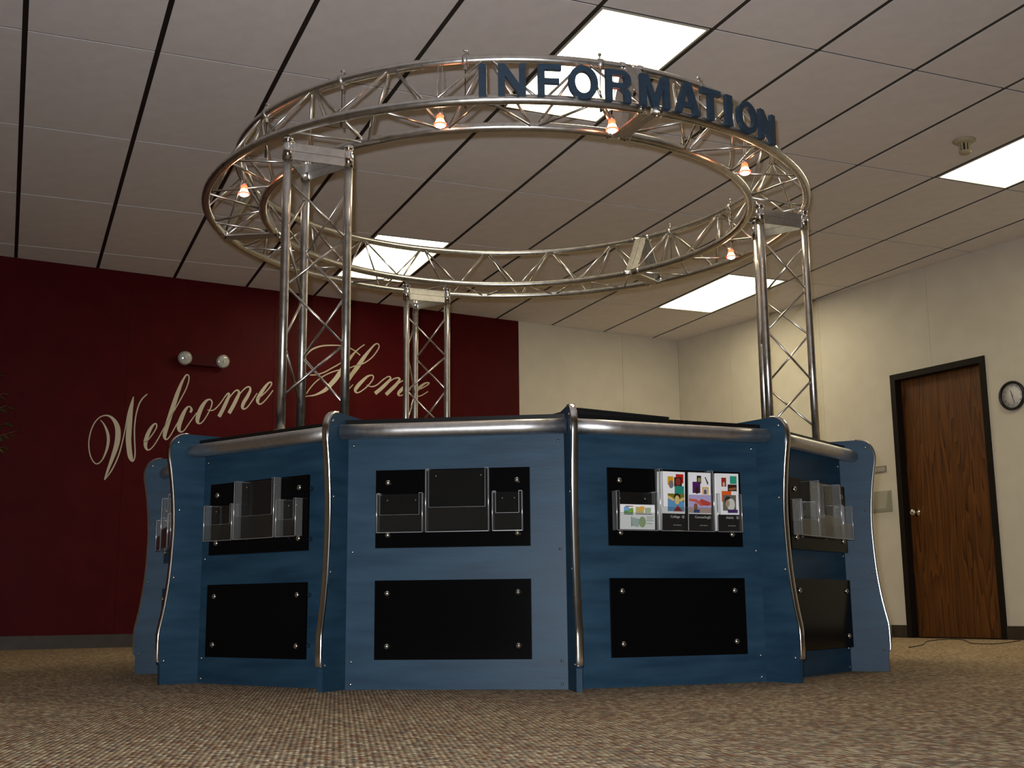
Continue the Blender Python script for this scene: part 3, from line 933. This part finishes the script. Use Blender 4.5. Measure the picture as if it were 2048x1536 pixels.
# ------------------------------------------------------------------ clamps on the top chord
CLAB = {-119.5: 'small metal clamp on the top ring tube beside the first letter I', -143.1: 'small metal clamp on the top ring tube above the nearest column',
        -164.9: 'small metal clamp on the top ring tube at the far left of the ring', -95.9: 'small clamp and hanging cord seen against the lit panel behind letter R', -74.6: 'small metal clamp on the top ring tube behind letter T',
        -0.7: 'small metal clamp on the top ring tube near the right column', 21.3: 'small clamp and hanging cord on the far right part of the ring'}
for ang, lab in CLAB.items():
    p = pol(RTP, ang, ZTP); tg = Vector((-math.sin(R(ang)), math.cos(R(ang)), 0))
    t = thing('pipe_clamp', lab, 'clamp', Matrix.Translation(p), 'small clamps on the top ring tube')
    put('collar', (MB().lathe([(0.0194, -0.011), (0.0225, -0.010), (0.0225, 0.010), (0.0194, 0.011)], (0, 0, 0), tg, 18), 'flat_aluminium'), t)
    put('eye_bolt', (MB().tube([(0, 0, 0.022), (0, 0, 0.036)], 0.0035, 8).lathe([(0.0, 0.034), (0.006, 0.037), (0.0078, 0.042), (0.006, 0.047), (0.0, 0.050)], (0, 0, 0), (0, 0, 1), 10), 'chrome'), t)
    put('hanger_lug', (MB().box((0, 0, -0.030), (0.010, 0.010, 0.018)), 'flat_aluminium'), t)
    put('drop_cord', (MB().tube([(0, 0, -0.036), (0, 0, -0.12), (0, 0, -0.165)], 0.0020, 6).lathe([(0.0045, -0.200), (0.0055, -0.195), (0.0055, -0.170), (0.003, -0.163)], (0, 0, 0), (0, 0, 1), 8), 'cord_black'), t)

# ------------------------------------------------------------------ halogen spot lamps
SL = {-174.9: (2.098, 'glowing red spot lamp hanging at the left end of the ring'), -123.8: (2.130, 'glowing spot lamp under the ring left of the letters'), -94.1: (2.121, 'glowing spot lamp beneath letter R beside the joint plate'),
      -61.8: (2.096, 'glowing spot lamp under the ring at the last letter N'), 0.7: (2.124, 'glowing spot lamp on the far right side of the ring')}
for ang, (z_, lab) in SL.items():
    t = thing('spot_lamp', lab, 'spot lamp', Matrix.Translation(pol(1.315, ang, z_)) @ Matrix.Rotation(R(ang), 4, 'Z'), 'halogen spot lamps hung in the ring')
    put('lens', (MB().lathe([(0.0, -0.020), (0.010, -0.0185), (0.0175, -0.0145), (0.0215, -0.009)], (0, 0, 0), (0, 0, 1), 20), 'bulb_lens'), t)
    put('rim', (MB().lathe([(0.0218, -0.011), (0.0250, -0.011), (0.0250, -0.004), (0.0218, -0.003)], (0, 0, 0), (0, 0, 1), 20), 'dichroic'), t)
    put('reflector', (MB().lathe([(0.0222, -0.005), (0.0175, 0.006), (0.0150, 0.012)], (0, 0, 0), (0, 0, 1), 20), 'lamp_glow'), t)
    put('neck', (MB().lathe([(0.0150, 0.012), (0.0140, 0.028), (0.0100, 0.034)], (0, 0, 0), (0, 0, 1), 16), 'dichroic'), t)
    put('socket', (MB().lathe([(0.0100, 0.034), (0.0090, 0.044), (0.0, 0.045)], (0, 0, 0), (0, 0, 1), 14), 'flat_aluminium'), t)
    for s in (-0.006, 0.006):
        put('support_wire', (MB().tube([(0.0, s, 0.044), (0.010, s * 2.0, 0.16), (0.0, s * 1.2, ZTP - z_ - KR)], 0.0018, 6), 'flat_aluminium'), t)

# ------------------------------------------------------------------ INFORMATION letters standing on the outer chord
LH = 0.129
LS = 0.026


def shape(ch, w_):
    """outline polygons (outer, holes) in a box w_ x LH"""
    h, s = LH, LS
    if ch == 'I':
        return [rc(0, 0, w_, h)]
    if ch == 'N':
        return [[(0, 0), (s, 0), (s, h * 0.62), (w_ - s, 0), (w_, 0), (w_, h), (w_ - s, h), (w_ - s, h * 0.38), (s, h), (0, h)]]
    if ch == 'F':
        return [[(0, 0), (s, 0), (s, h * 0.40), (w_ * 0.90, h * 0.40), (w_ * 0.90, h * 0.56), (s, h * 0.56), (s, h - s * 0.85), (w_, h - s * 0.85), (w_, h), (0, h)]]
    if ch == 'M':
        m = w_ / 2
        return [[(0, 0), (s, 0), (s, h * 0.66), (m - s * 0.42, 0), (m + s * 0.42, 0), (w_ - s, h * 0.66), (w_ - s, 0), (w_, 0), (w_, h), (w_ - s * 1.35, h), (m, h * 0.36), (s * 1.35, h), (0, h)]]
    if ch == 'T':
        m = w_ / 2
        return [[(m - s / 2, 0), (m + s / 2, 0), (m + s / 2, h - s * 0.9), (w_, h - s * 0.9), (w_, h), (0, h), (0, h - s * 0.9), (m - s / 2, h - s * 0.9)]]
    return None


def letter_mesh(ch, w_):
    mb = MB()
    fn = lambda x, z, y: Vector((x - w_ / 2, y, z))
    th = 0.018
    pg = shape(ch, w_)
    h, s = LH, LS

    def band(outer, inner):
        n = len(outer)
        for k in range(n):
            j = (k + 1) % n
            o0, o1, i0, i1 = outer[k], outer[j], inner[k], inner[j]
            mb.poly([fn(*o0, -th / 2), fn(*o1, -th / 2), fn(*i1, -th / 2), fn(*i0, -th / 2)])
            mb.poly([fn(*i0, th / 2), fn(*i1, th / 2), fn(*o1, th / 2), fn(*o0, th / 2)])
            mb.poly([fn(*o0, th / 2), fn(*o1, th / 2), fn(*o1, -th / 2), fn(*o0, -th / 2)])
            mb.poly([fn(*i0, -th / 2), fn(*i1, -th / 2), fn(*i1, th / 2), fn(*i0, th / 2)])
    if pg:
        for q in pg:
            mb.prism(q, fn, -th / 2, th / 2)
    elif ch == 'O':
        n = 32
        oh = h * 1.05
        band([(w_ / 2 + w_ / 2 * math.cos(2 * PI * k / n), h / 2 + oh / 2 * math.sin(2 * PI * k / n)) for k in range(n)],
             [(w_ / 2 + (w_ / 2 - s) * math.cos(2 * PI * k / n), h / 2 + (oh / 2 - s * 0.92) * math.sin(2 * PI * k / n)) for k in range(n)])
    elif ch == 'R':
        # bowl with its counter, stem and leg
        zb0, zb1 = h * 0.42, h
        rr = (zb1 - zb0) / 2
        n = 10
        xo = w_ - rr
        outer = [(0, zb0), (xo, zb0)] + [(xo + rr * math.sin(PI * k / n), (zb0 + zb1) / 2 - rr * math.cos(PI * k / n)) for k in range(1, n)] + [(xo, zb1), (0, zb1)]
        ri = rr - s * 0.85
        inner = [(s, zb0 + s * 0.85), (xo, zb0 + s * 0.85)] + [(xo + (rr - s) * math.sin(PI * k / n), (zb0 + zb1) / 2 - ri * math.cos(PI * k / n)) for k in range(1, n)] + [(xo, zb1 - s * 0.85), (s, zb1 - s * 0.85)]
        band(outer, inner)
        mb.prism([(0, 0), (s, 0), (s, zb0), (0, zb0)], fn, -th / 2, th / 2)
        mb.prism([(w_ - s * 1.08, 0), (w_ - 0.001, 0), (w_ - 0.002, zb0 * 0.72), (w_ - s * 0.5, zb0), (w_ - s * 1.75, zb0), (w_ - s * 1.12, zb0 * 0.70)], fn, -th / 2, th / 2)
    elif ch == 'A':
        m = w_ / 2
        # two legs and a crossbar
        mb.prism([(0, 0), (s * 1.1, 0), (m, h * 0.78), (m, h), (m - s * 0.62, h)], fn, -th / 2, th / 2)
        mb.prism([(w_, 0), (m + s * 0.62, h), (m, h), (m, h * 0.78), (w_ - s * 1.1, 0)], fn, -th / 2, th / 2)
        mb.prism([(w_ * 0.25, h * 0.22), (w_ * 0.75, h * 0.22), (w_ * 0.68, h * 0.37), (w_ * 0.32, h * 0.37)], fn, -th / 2, th / 2)
    return mb.mesh('sign_letter', 'blue_letter')


SPEC = [('I', -116.5, -115.35), ('N', -113.7, -109.6), ('F', -107.9, -104.4), ('O', -103.4, -98.9), ('R', -97.7, -93.7), ('M', -92.2, -87.2), ('A', -86.2, -81.6), ('T', -81.3, -77.3), ('I', -76.1, -74.75), ('O', -73.5, -68.5), ('N', -67.7, -63.2)]
LLAB = ['first letter I of the blue INFORMATION sign', 'first letter N of the blue INFORMATION sign, after the leading I', 'letter F of the blue INFORMATION sign', 'first letter O of the blue INFORMATION sign, between F and R', 'letter R of the blue INFORMATION sign',
        'letter M of the blue INFORMATION sign', 'letter A of the blue INFORMATION sign', 'letter T of the blue INFORMATION sign', 'second letter I of the blue INFORMATION sign, after the T', 'second letter O of the blue INFORMATION sign, before the last N', 'last letter N of the blue INFORMATION sign']
RLET = 1.446 + KR + 0.0095
for (ch, a0, a1), lab in zip(SPEC, LLAB):
    w_ = R(a1 - a0) * 1.47
    c = (a0 + a1) / 2
    o = put('sign_letter', letter_mesh(ch, w_), None, Matrix.Translation((0, 0, 2.155)) @ frame(c, RLET))
    tag(o, lab, 'letter', 'letters of the INFORMATION sign')

# ------------------------------------------------------------------ painted script on the red wall
WELCOME = [
    ('W', [
        '-1.575,1.76,0.0057 -1.551,1.735,0.0101 -1.528,1.693,0.0172 -1.512,1.647,0.0216 -1.507,1.601,0.0223 -1.512,1.546,0.0194 -1.527,1.491,0.0136 -1.547,1.444,0.0093 -1.579,1.413,0.0086 -1.609,1.425,0.0085 -1.638,1.477,0.0085 -1.653,1.554,0.0085 -1.651,1.623,0.0086 -1.638,1.686,0.0086 -1.615,1.742,0.0086 -1.58,1.783,0.0086 -1.539,1.8,0.0101 -1.501,1.793,0.0173 -1.466,1.76,0.0289 -1.443,1.714,0.039 -1.435,1.66,0.0418 -1.438,1.597,0.0403 -1.448,1.542,0.036 -1.465,1.479,0.0301 -1.484,1.416,0.0229 -1.503,1.353,0.0172 -1.521,1.289,0.0071',
        '-1.521,1.289,0.0071 -1.486,1.339,0.01 -1.459,1.39,0.01 -1.432,1.458,0.0101 -1.412,1.529,0.0101 -1.395,1.616,0.0087 -1.383,1.695,0.0087 -1.375,1.758,0.0087 -1.367,1.822,0.0087 -1.353,1.887,0.0087 -1.33,1.968,0.0058',
        '-1.33,1.968,0.0058 -1.335,1.92,0.0175 -1.344,1.855,0.0291 -1.349,1.776,0.0378 -1.352,1.697,0.0421 -1.352,1.618,0.042 -1.343,1.54,0.0405 -1.332,1.486,0.0376 -1.319,1.456,0.0246 -1.307,1.45,0.0101 -1.297,1.48,0.0101 -1.297,1.535,0.0101 -1.303,1.598,0.0102 -1.307,1.653,0.0102 -1.31,1.715,0.0102 -1.307,1.779,0.0102 -1.299,1.843,0.0102 -1.283,1.908,0.0102 -1.258,1.958,0.0103 -1.221,1.998,0.0073',
    ]),
    ('e', [
        '-1.235,1.618,0.0058 -1.217,1.607,0.0087 -1.182,1.648,0.0088 -1.149,1.702,0.0088 -1.135,1.739,0.0103 -1.143,1.761,0.011 -1.163,1.749,0.0161 -1.188,1.708,0.0263 -1.208,1.655,0.0307 -1.218,1.603,0.0306 -1.214,1.563,0.0219 -1.195,1.543,0.0117 -1.169,1.56,0.0088 -1.141,1.599,0.0088 -1.111,1.657,0.0088 -1.084,1.714,0.0074',
    ]),
    ('l', [
        '-1.098,1.689,0.0059 -1.048,1.789,0.0089 -1.004,1.872,0.0089 -0.945,1.99,0.0089 -0.908,2.075,0.009 -0.891,2.142,0.0097 -0.895,2.178,0.0105 -0.913,2.182,0.012 -0.931,2.154,0.0149 -0.953,2.103,0.0224 -0.978,2.028,0.0312 -1.006,1.929,0.0356 -1.033,1.83,0.0355 -1.056,1.74,0.0354 -1.069,1.675,0.0309 -1.065,1.645,0.0191 -1.047,1.64,0.0103 -1.019,1.678,0.0088 -0.986,1.745,0.0089 -0.959,1.799,0.0074',
    ]),
    ('c', [
        '-0.87,1.872,0.0164 -0.859,1.898,0.0194 -0.878,1.922,0.0104 -0.905,1.9,0.0208 -0.933,1.837,0.0327 -0.954,1.771,0.0356 -0.956,1.727,0.0281 -0.94,1.707,0.0133 -0.913,1.721,0.0089 -0.873,1.785,0.0089 -0.816,1.874,0.0075',
    ]),
    ('o', [
        '-0.711,1.996,0.0105 -0.743,1.977,0.0211 -0.777,1.922,0.033 -0.801,1.855,0.0359 -0.808,1.805,0.0299 -0.791,1.785,0.012 -0.763,1.804,0.009 -0.729,1.86,0.009 -0.7,1.927,0.0098 -0.692,1.973,0.0113 -0.711,1.996,0.0105',
        '-0.728,1.905,0.0075 -0.699,1.901,0.009 -0.673,1.91,0.009 -0.643,1.94,0.0091 -0.612,1.983,0.0091 -0.58,2.035,0.0091 -0.56,2.055,0.0076',
    ]),
    ('m', [
        '-0.612,1.983,0.0076 -0.576,2.04,0.0106 -0.555,2.058,0.0137 -0.552,2.034,0.0213 -0.57,1.987,0.0288 -0.599,1.918,0.0303 -0.63,1.854,0.0302',
        '-0.597,1.931,0.0076 -0.555,2.009,0.0091 -0.507,2.075,0.0107 -0.478,2.09,0.0137 -0.466,2.065,0.0214 -0.484,2.018,0.029 -0.511,1.958,0.0304 -0.546,1.889,0.0303',
        '-0.51,1.97,0.0076 -0.464,2.053,0.0092 -0.416,2.111,0.0107 -0.381,2.127,0.0138 -0.37,2.101,0.02 -0.392,2.046,0.0276 -0.423,1.99,0.029 -0.434,1.949,0.0244 -0.417,1.934,0.0122 -0.385,1.959,0.0092 -0.345,2.021,0.0092 -0.311,2.078,0.0077',
    ]),
    ('e', [
        '-0.303,2.032,0.0077 -0.261,2.068,0.0093 -0.218,2.115,0.0093 -0.187,2.162,0.0101 -0.191,2.183,0.0116 -0.217,2.17,0.017 -0.254,2.12,0.0263 -0.285,2.067,0.0308 -0.304,2.024,0.0292 -0.3,1.997,0.02 -0.279,1.986,0.0115 -0.243,2.016,0.0093 -0.205,2.065,0.0093 -0.171,2.115,0.0078',
    ]),
]
HOME = [
    ('H', [
        '0.119,2.45,0.0085 0.149,2.485,0.0128 0.189,2.516,0.0143 0.27,2.548,0.0129 0.385,2.564,0.0108 0.459,2.565,0.0101 0.522,2.553,0.0102 0.569,2.534,0.0102 0.624,2.497,0.0102',
        '0.665,2.6,0.0088 0.623,2.567,0.0095 0.581,2.527,0.0131 0.54,2.479,0.0247 0.495,2.415,0.0333 0.451,2.348,0.039 0.402,2.272,0.0403 0.35,2.209,0.0387 0.302,2.158,0.0329 0.254,2.127,0.0214 0.198,2.101,0.0128 0.122,2.085,0.0071',
        '0.13,2.109,0.0085 0.145,2.137,0.0099 0.172,2.175,0.0099 0.212,2.221,0.01 0.275,2.273,0.01 0.348,2.315,0.01 0.422,2.345,0.0086',
        '0.117,2.292,0.0071 0.142,2.281,0.0092 0.178,2.278,0.01 0.23,2.289,0.01 0.291,2.314,0.01 0.356,2.355,0.0101 0.421,2.396,0.0101 0.486,2.446,0.0072',
        '0.496,2.356,0.0072 0.562,2.39,0.0094 0.638,2.417,0.0102 0.697,2.453,0.0102 0.747,2.498,0.0103 0.789,2.556,0.0103 0.807,2.596,0.011 0.794,2.619,0.0118 0.765,2.61,0.0132 0.716,2.554,0.0205 0.656,2.474,0.0336 0.6,2.389,0.0393 0.551,2.321,0.0362 0.514,2.262,0.0318 0.484,2.208,0.0274 0.478,2.173,0.0202 0.495,2.166,0.0101 0.52,2.182,0.0101 0.561,2.227,0.0072',
    ]),
    ('o', [
        '0.741,2.328,0.011 0.698,2.312,0.019 0.64,2.257,0.0305 0.597,2.206,0.0333 0.581,2.173,0.0261 0.598,2.156,0.0123 0.634,2.17,0.0102 0.693,2.218,0.0102 0.743,2.278,0.011 0.755,2.314,0.0117 0.741,2.328,0.011',
        '0.691,2.234,0.0058 0.721,2.223,0.0087 0.755,2.225,0.0102 0.797,2.248,0.0102 0.848,2.295,0.0103 0.882,2.32,0.0074',
    ]),
    ('m', [
        '0.827,2.273,0.0073 0.882,2.32,0.0103 0.914,2.328,0.0133 0.919,2.305,0.0206 0.877,2.258,0.0294 0.829,2.211,0.0322 0.772,2.163,0.0321',
        '0.857,2.236,0.0073 0.938,2.303,0.0103 0.99,2.324,0.0133 1.012,2.312,0.0207 0.982,2.266,0.0295 0.935,2.217,0.0324 0.878,2.161,0.0323',
        '0.956,2.236,0.0074 1.025,2.292,0.0104 1.078,2.315,0.0134 1.097,2.301,0.0208 1.065,2.253,0.0282 1.019,2.207,0.031 0.999,2.177,0.0236 1.016,2.162,0.0111 1.061,2.184,0.0089 1.122,2.232,0.0074',
    ]),
    ('e', [
        '1.171,2.22,0.0074 1.228,2.245,0.009 1.282,2.278,0.0097 1.307,2.3,0.0112 1.295,2.307,0.0112 1.257,2.292,0.018 1.206,2.25,0.0283 1.171,2.209,0.0298 1.168,2.182,0.0208 1.195,2.171,0.0112 1.239,2.186,0.009 1.297,2.224,0.0075',
    ]),
]



def ribbon(mb, pts, d):
    P = []
    n = len(pts)
    for k in range(n - 1):
        p0, p1, p2, p3 = pts[max(k - 1, 0)], pts[k], pts[k + 1], pts[min(k + 2, n - 1)]
        for q in range(4):
            t = q / 4
            P.append(tuple(0.5 * (2 * p1[c] + (p2[c] - p0[c]) * t + (2 * p0[c] - 5 * p1[c] + 4 * p2[c] - p3[c]) * t * t + (-p0[c] + 3 * p1[c] - 3 * p2[c] + p3[c]) * t ** 3) for c in range(3)))
    P.append(pts[-1])
    L_, R_ = [], []
    for k, (u, z, w_) in enumerate(P):
        a, b = P[max(k - 1, 0)], P[min(k + 1, len(P) - 1)]
        tx, tz = b[0] - a[0], b[1] - a[1]
        ln = math.hypot(tx, tz) or 1
        hw = max(w_, 0.004) / 2
        L_.append((u - tz / ln * hw, z + tx / ln * hw)); R_.append((u + tz / ln * hw, z - tx / ln * hw))
    for k in range(len(P) - 1):
        mb.poly([Bx(*R_[k], d), Bx(*R_[k + 1], d), Bx(*L_[k + 1], d), Bx(*L_[k], d)])


for word, data, lab in (('Welcome', WELCOME, 'cream script word Welcome painted on the dark red wall'), ('Home', HOME, 'cream script word Home on the red wall behind the truss columns')):
    t = thing('wall_lettering', lab, 'lettering', None, 'cream script on the red wall')
    dd = 0.0012
    for ch, strokes in data:
        mb = MB()
        for st in strokes:
            pts = [tuple(float(x) for x in q.split(',')) for q in st.split()]
            ribbon(mb, pts, dd)
            dd += 0.00005
        put('script_letter', (mb, 'letter_cream'), t)

# ------------------------------------------------------------------ emergency light on the red wall
t = thing('emergency_light', 'twin-head emergency light with red housing above the word Welcome', 'emergency light')
ue, ze = -0.795, 2.305
put('housing', (MB().prism([(ue - 0.115, ze - 0.045), (ue + 0.115, ze - 0.045), (ue + 0.115, ze + 0.045), (ue - 0.115, ze + 0.045)], Bx, 0.0005, 0.065), 'red_housing'), t)
for uu, sg in ((-0.945, -1), (-0.632, 1)):
    base = Bx(uu, ze + 0.008, 0.045)
    ax = (NB + WB * 0.10 * sg + Vector((0, 0, -0.18))).normalized()
    put('arm', (MB().tube([Bx(ue + sg * 0.11, ze, 0.035), Bx(uu, ze, 0.035), base], 0.011, 10), 'red_housing'), t)
    hd = put('lamp_head', (MB().lathe([(0.018, -0.028), (0.040, -0.015), (0.055, 0.010), (0.058, 0.022), (0.055, 0.024)], base, ax, 24), 'flat_aluminium'), t, label='round lamp head')
    put('lens', (MB().lathe([(0.0545, 0.0245), (0.045, 0.031), (0.025, 0.036), (0.0, 0.038)], base, ax, 24), 'lens_glass'), hd)
    put('filament_cap', (MB().lathe([(0.009, 0.0375), (0.007, 0.041), (0.0, 0.042)], base, ax, 12), 'chrome'), hd)

# ------------------------------------------------------------------ right wall: clock, small sign, clear wall pocket
sc, zc = 3.968, 1.803
t = thing('wall_clock', 'round black-rimmed wall clock right of the wood door', 'clock')
put('rim', (MB().lathe([(0.100, 0.0), (0.110, 0.004), (0.113, 0.018), (0.107, 0.032), (0.097, 0.034), (0.093, 0.026), (0.092, 0.012)], Rx(sc, zc, 0.0008), NR, 40), 'black_plastic'), t)
put('face', (MB().lathe([(0.092, 0.008), (0.0915, 0.0125), (0.0, 0.0125)], Rx(sc, zc, 0.0008), NR, 40), 'clock_face'), t)
CB = Matrix(((WR.x, 0, NR.x, 0), (WR.y, 0, NR.y, 0), (0, 1, 0, 0), (0, 0, 0, 1)))
for hh in range(1, 13):
    a = PI / 2 - hh * PI / 6
    me = text_mesh(str(hh), 0.021, 'black_plastic', 'numeral')
    put('numeral', me, t, Matrix.Translation(Rx(sc + 0.074 * math.cos(a), zc + 0.074 * math.sin(a), 0.0145)) @ CB)


def hand(name, deg, ln, wd, d):
    a = R(90 - deg)
    dx, dz = math.cos(a), math.sin(a)
    pg = [(sc - dx * 0.012 - dz * wd, zc - dz * 0.012 + dx * wd), (sc - dx * 0.012 + dz * wd, zc - dz * 0.012 - dx * wd), (sc + dx * ln + dz * wd * 0.6, zc + dz * ln - dx * wd * 0.6), (sc + dx * ln - dz * wd * 0.6, zc + dz * ln + dx * wd * 0.6)]
    put(name, (MB().prism(pg, Rx, d, d + 0.001), 'black_plastic'), t)


hand('hour_hand', 343, 0.045, 0.0034, 0.0160)
hand('minute_hand', 165, 0.068, 0.0024, 0.0180)

t = thing('wall_sign', 'small grey door sign on the cream wall left of the door', 'sign')
put('plate', (MB().prism(rc(2.56, 1.355, 2.705, 1.408), Rx, 0.0005, 0.006), 'sign_grey'), t)
put('inset', (MB().prism(rc(2.572, 1.364, 2.694, 1.399), Rx, 0.0062, 0.0072), 'sign_inner'), t)
t = thing('wall_pocket', 'empty clear plastic pocket on the cream wall under the small sign', 'wall pocket')
put('back_plate', (MB().prism(rc(2.53, 1.02, 2.745, 1.20), Rx, 0.0008, 0.003), 'clear_acrylic'), t)
put('front_plate', (MB().prism([(2.53, 1.02), (2.745, 1.02), (2.745, 1.185), (2.725, 1.185), (2.70, 1.05), (2.55, 1.05), (2.53, 1.185)], Rx, 0.026, 0.0285), 'clear_acrylic'), t)
for s in (2.53, 2.7425):
    put('side_plate', (MB().prism(rc(s, 1.0225, s + 0.0025, 1.195), Rx, 0.0032, 0.0258), 'clear_acrylic'), t)
put('floor_plate', (MB().prism(rc(2.5327, 1.02, 2.7423, 1.0224), Rx, 0.0032, 0.0258), 'clear_acrylic'), t)

# ------------------------------------------------------------------ ceiling sensor
t = thing('ceiling_sensor', 'cream ceiling sprinkler head with a slotted cage beside the right-hand light', 'sprinkler', Matrix.Translation((2.95, -0.055, H)))
put('flange', (MB().lathe([(0.066, -0.0005), (0.067, -0.006), (0.055, -0.016), (0.034, -0.024)], (0, 0, 0), (0, 0, 1), 28), 'sensor_cream'), t)
put('core', (MB().lathe([(0.022, -0.024), (0.022, -0.068)], (0, 0, 0), (0, 0, 1), 16), 'soil'), t)
for k in range(9):
    a = 2 * PI * k / 9
    put('cage_rib', (MB().box((0.030 * math.cos(a), 0.030 * math.sin(a), -0.046), (0.007, 0.010, 0.044), Matrix.Rotation(a, 3, 'Z')), 'sensor_cream'), t)
put('cap', (MB().lathe([(0.035, -0.068), (0.036, -0.074), (0.028, -0.084), (0.0, -0.086)], (0, 0, 0), (0, 0, 1), 24), 'sensor_cream'), t)


# ------------------------------------------------------------------ plants
def leaf(mb, p, d, ln, wd, nrm):
    d = d.normalized(); s = d.cross(nrm).normalized(); n2 = s.cross(d)
    a = p; b = p + d * ln * 0.45 + s * wd / 2 - n2 * wd * 0.12; c = p + d * ln; e = p + d * ln * 0.45 - s * wd / 2 - n2 * wd * 0.12; m = p + d * ln * 0.5 + n2 * wd * 0.05
    mb.poly([a, b, m]); mb.poly([b, c, m]); mb.poly([c, e, m]); mb.poly([e, a, m])


rnd = random.Random(7)
bx, by = -2.63, 3.82
t = thing('potted_tree', 'leafy green potted tree at the left edge before the red wall', 'plant', Matrix.Translation((bx, by, 0)))
put('pot', (MB().lathe([(0.15, 0.0), (0.17, 0.02), (0.20, 0.30), (0.215, 0.31), (0.215, 0.34), (0.195, 0.34), (0.19, 0.30)], (0, 0, 0), (0, 0, 1), 28), 'clay'), t)
put('soil', (MB().lathe([(0.185, 0.29), (0.185, 0.305)], (0, 0, 0), (0, 0, 1), 24), 'soil'), t)
tr = MB().tube([(0, 0, 0.3), (0.02, 0.01, 0.8), (-0.01, 0.02, 1.3), (0.01, 0.0, 1.7)], [0.02, 0.018, 0.015, 0.009], 8)
lf = MB()
for k in range(46):
    z = 1.1 + 1.0 * rnd.random(); a = rnd.random() * 2 * PI
    rad = 0.40 * (1 - abs(z - 1.55) / 0.95) + 0.06
    tip = Vector((math.cos(a) * rad, math.sin(a) * rad, z))
    base = Vector((0, 0, max(1.05, z - 0.28)))
    tr.tube([base, (base + tip) / 2 + Vector((0, 0, 0.05)), tip], [0.006, 0.004, 0.002], 5)
    for q in range(9):
        f_ = 0.35 + 0.65 * q / 8
        pp = base.lerp(tip, f_) + Vector((0, 0, 0.05 * math.sin(PI * f_)))
        dv = Vector((math.cos(a + rnd.uniform(-1.2, 1.2)), math.sin(a + rnd.uniform(-1.2, 1.2)), rnd.uniform(-0.9, 0.2)))
        leaf(lf, pp, dv, rnd.uniform(0.055, 0.085), rnd.uniform(0.026, 0.036), Vector((rnd.uniform(-.3, .3), rnd.uniform(-.3, .3), 1)))
put('trunk', (tr, 'bark'), t)
fo = put('foliage', (lf, 'leaf_green'), t); fo['kind'] = 'stuff'

t = thing('potted_plant', 'tip of a narrow-leaved plant peeking over the counter before red wall', 'plant', Matrix.Translation((1.90, 4.72, 0)))
put('pot', (MB().lathe([(0.12, 0.0), (0.13, 0.02), (0.15, 0.24), (0.165, 0.25), (0.165, 0.28), (0.15, 0.28), (0.145, 0.24)], (0, 0, 0), (0, 0, 1), 24), 'clay'), t)
put('soil', (MB().lathe([(0.142, 0.235), (0.142, 0.25)], (0, 0, 0), (0, 0, 1), 20), 'soil'), t)
put('cane', (MB().tube([(0, 0, 0.25), (0.01, 0, 0.9), (0, 0.01, 1.5)], [0.016, 0.014, 0.011], 8), 'bark'), t)
for k in range(16):
    a = k * 2.4; ln = 0.34 + 0.1 * rnd.random(); dz = 0.55 if k % 4 else 1.1
    mb = MB()
    d = Vector((math.cos(a), math.sin(a), 0)); s = Vector((-d.y, d.x, 0))
    pts = []
    for q in range(6):
        f_ = q / 5
        c = Vector((0, 0.01, 1.46 + 0.03 * (k % 5))) + d * ln * f_ * 0.8 + Vector((0, 0, ln * (dz * f_ - 0.75 * f_ * f_)))
        wd = 0.016 * math.sin(PI * min(0.98, 0.12 + 0.86 * f_))
        pts.append((c - s * wd, c + s * wd))
    for q in range(5):
        mb.poly([pts[q][0], pts[q][1], pts[q + 1][1], pts[q + 1][0]], True)
    put('leaf', (mb, 'leaf_green'), t)

# ------------------------------------------------------------------ cord lying on the carpet by the door
cp = [(3.05, 0.85), (3.45, 1.18), (4.0, 1.75), (4.42, 2.02), (4.38, 1.80), (3.90, 1.22), (3.88, 1.02), (4.15, 1.15), (4.62, 1.48)]
cq = []
for k in range(len(cp) - 1):
    p0, p1, p2, p3 = cp[max(k - 1, 0)], cp[k], cp[k + 1], cp[min(k + 2, len(cp) - 1)]
    for q in range(6):
        t_ = q / 6
        cq.append(Vector((*[0.5 * (2 * p1[d] + (p2[d] - p0[d]) * t_ + (2 * p0[d] - 5 * p1[d] + 4 * p2[d] - p3[d]) * t_ * t_ + (-p0[d] + 3 * p1[d] - 3 * p2[d] + p3[d]) * t_ ** 3) for d in (0, 1)], 0.0030)))
o = put('floor_cord', (MB().tube(cq, 0.0028, 6), 'cord_black'))
tag(o, 'thin dark cord curling on the carpet in front of the door', 'cord')
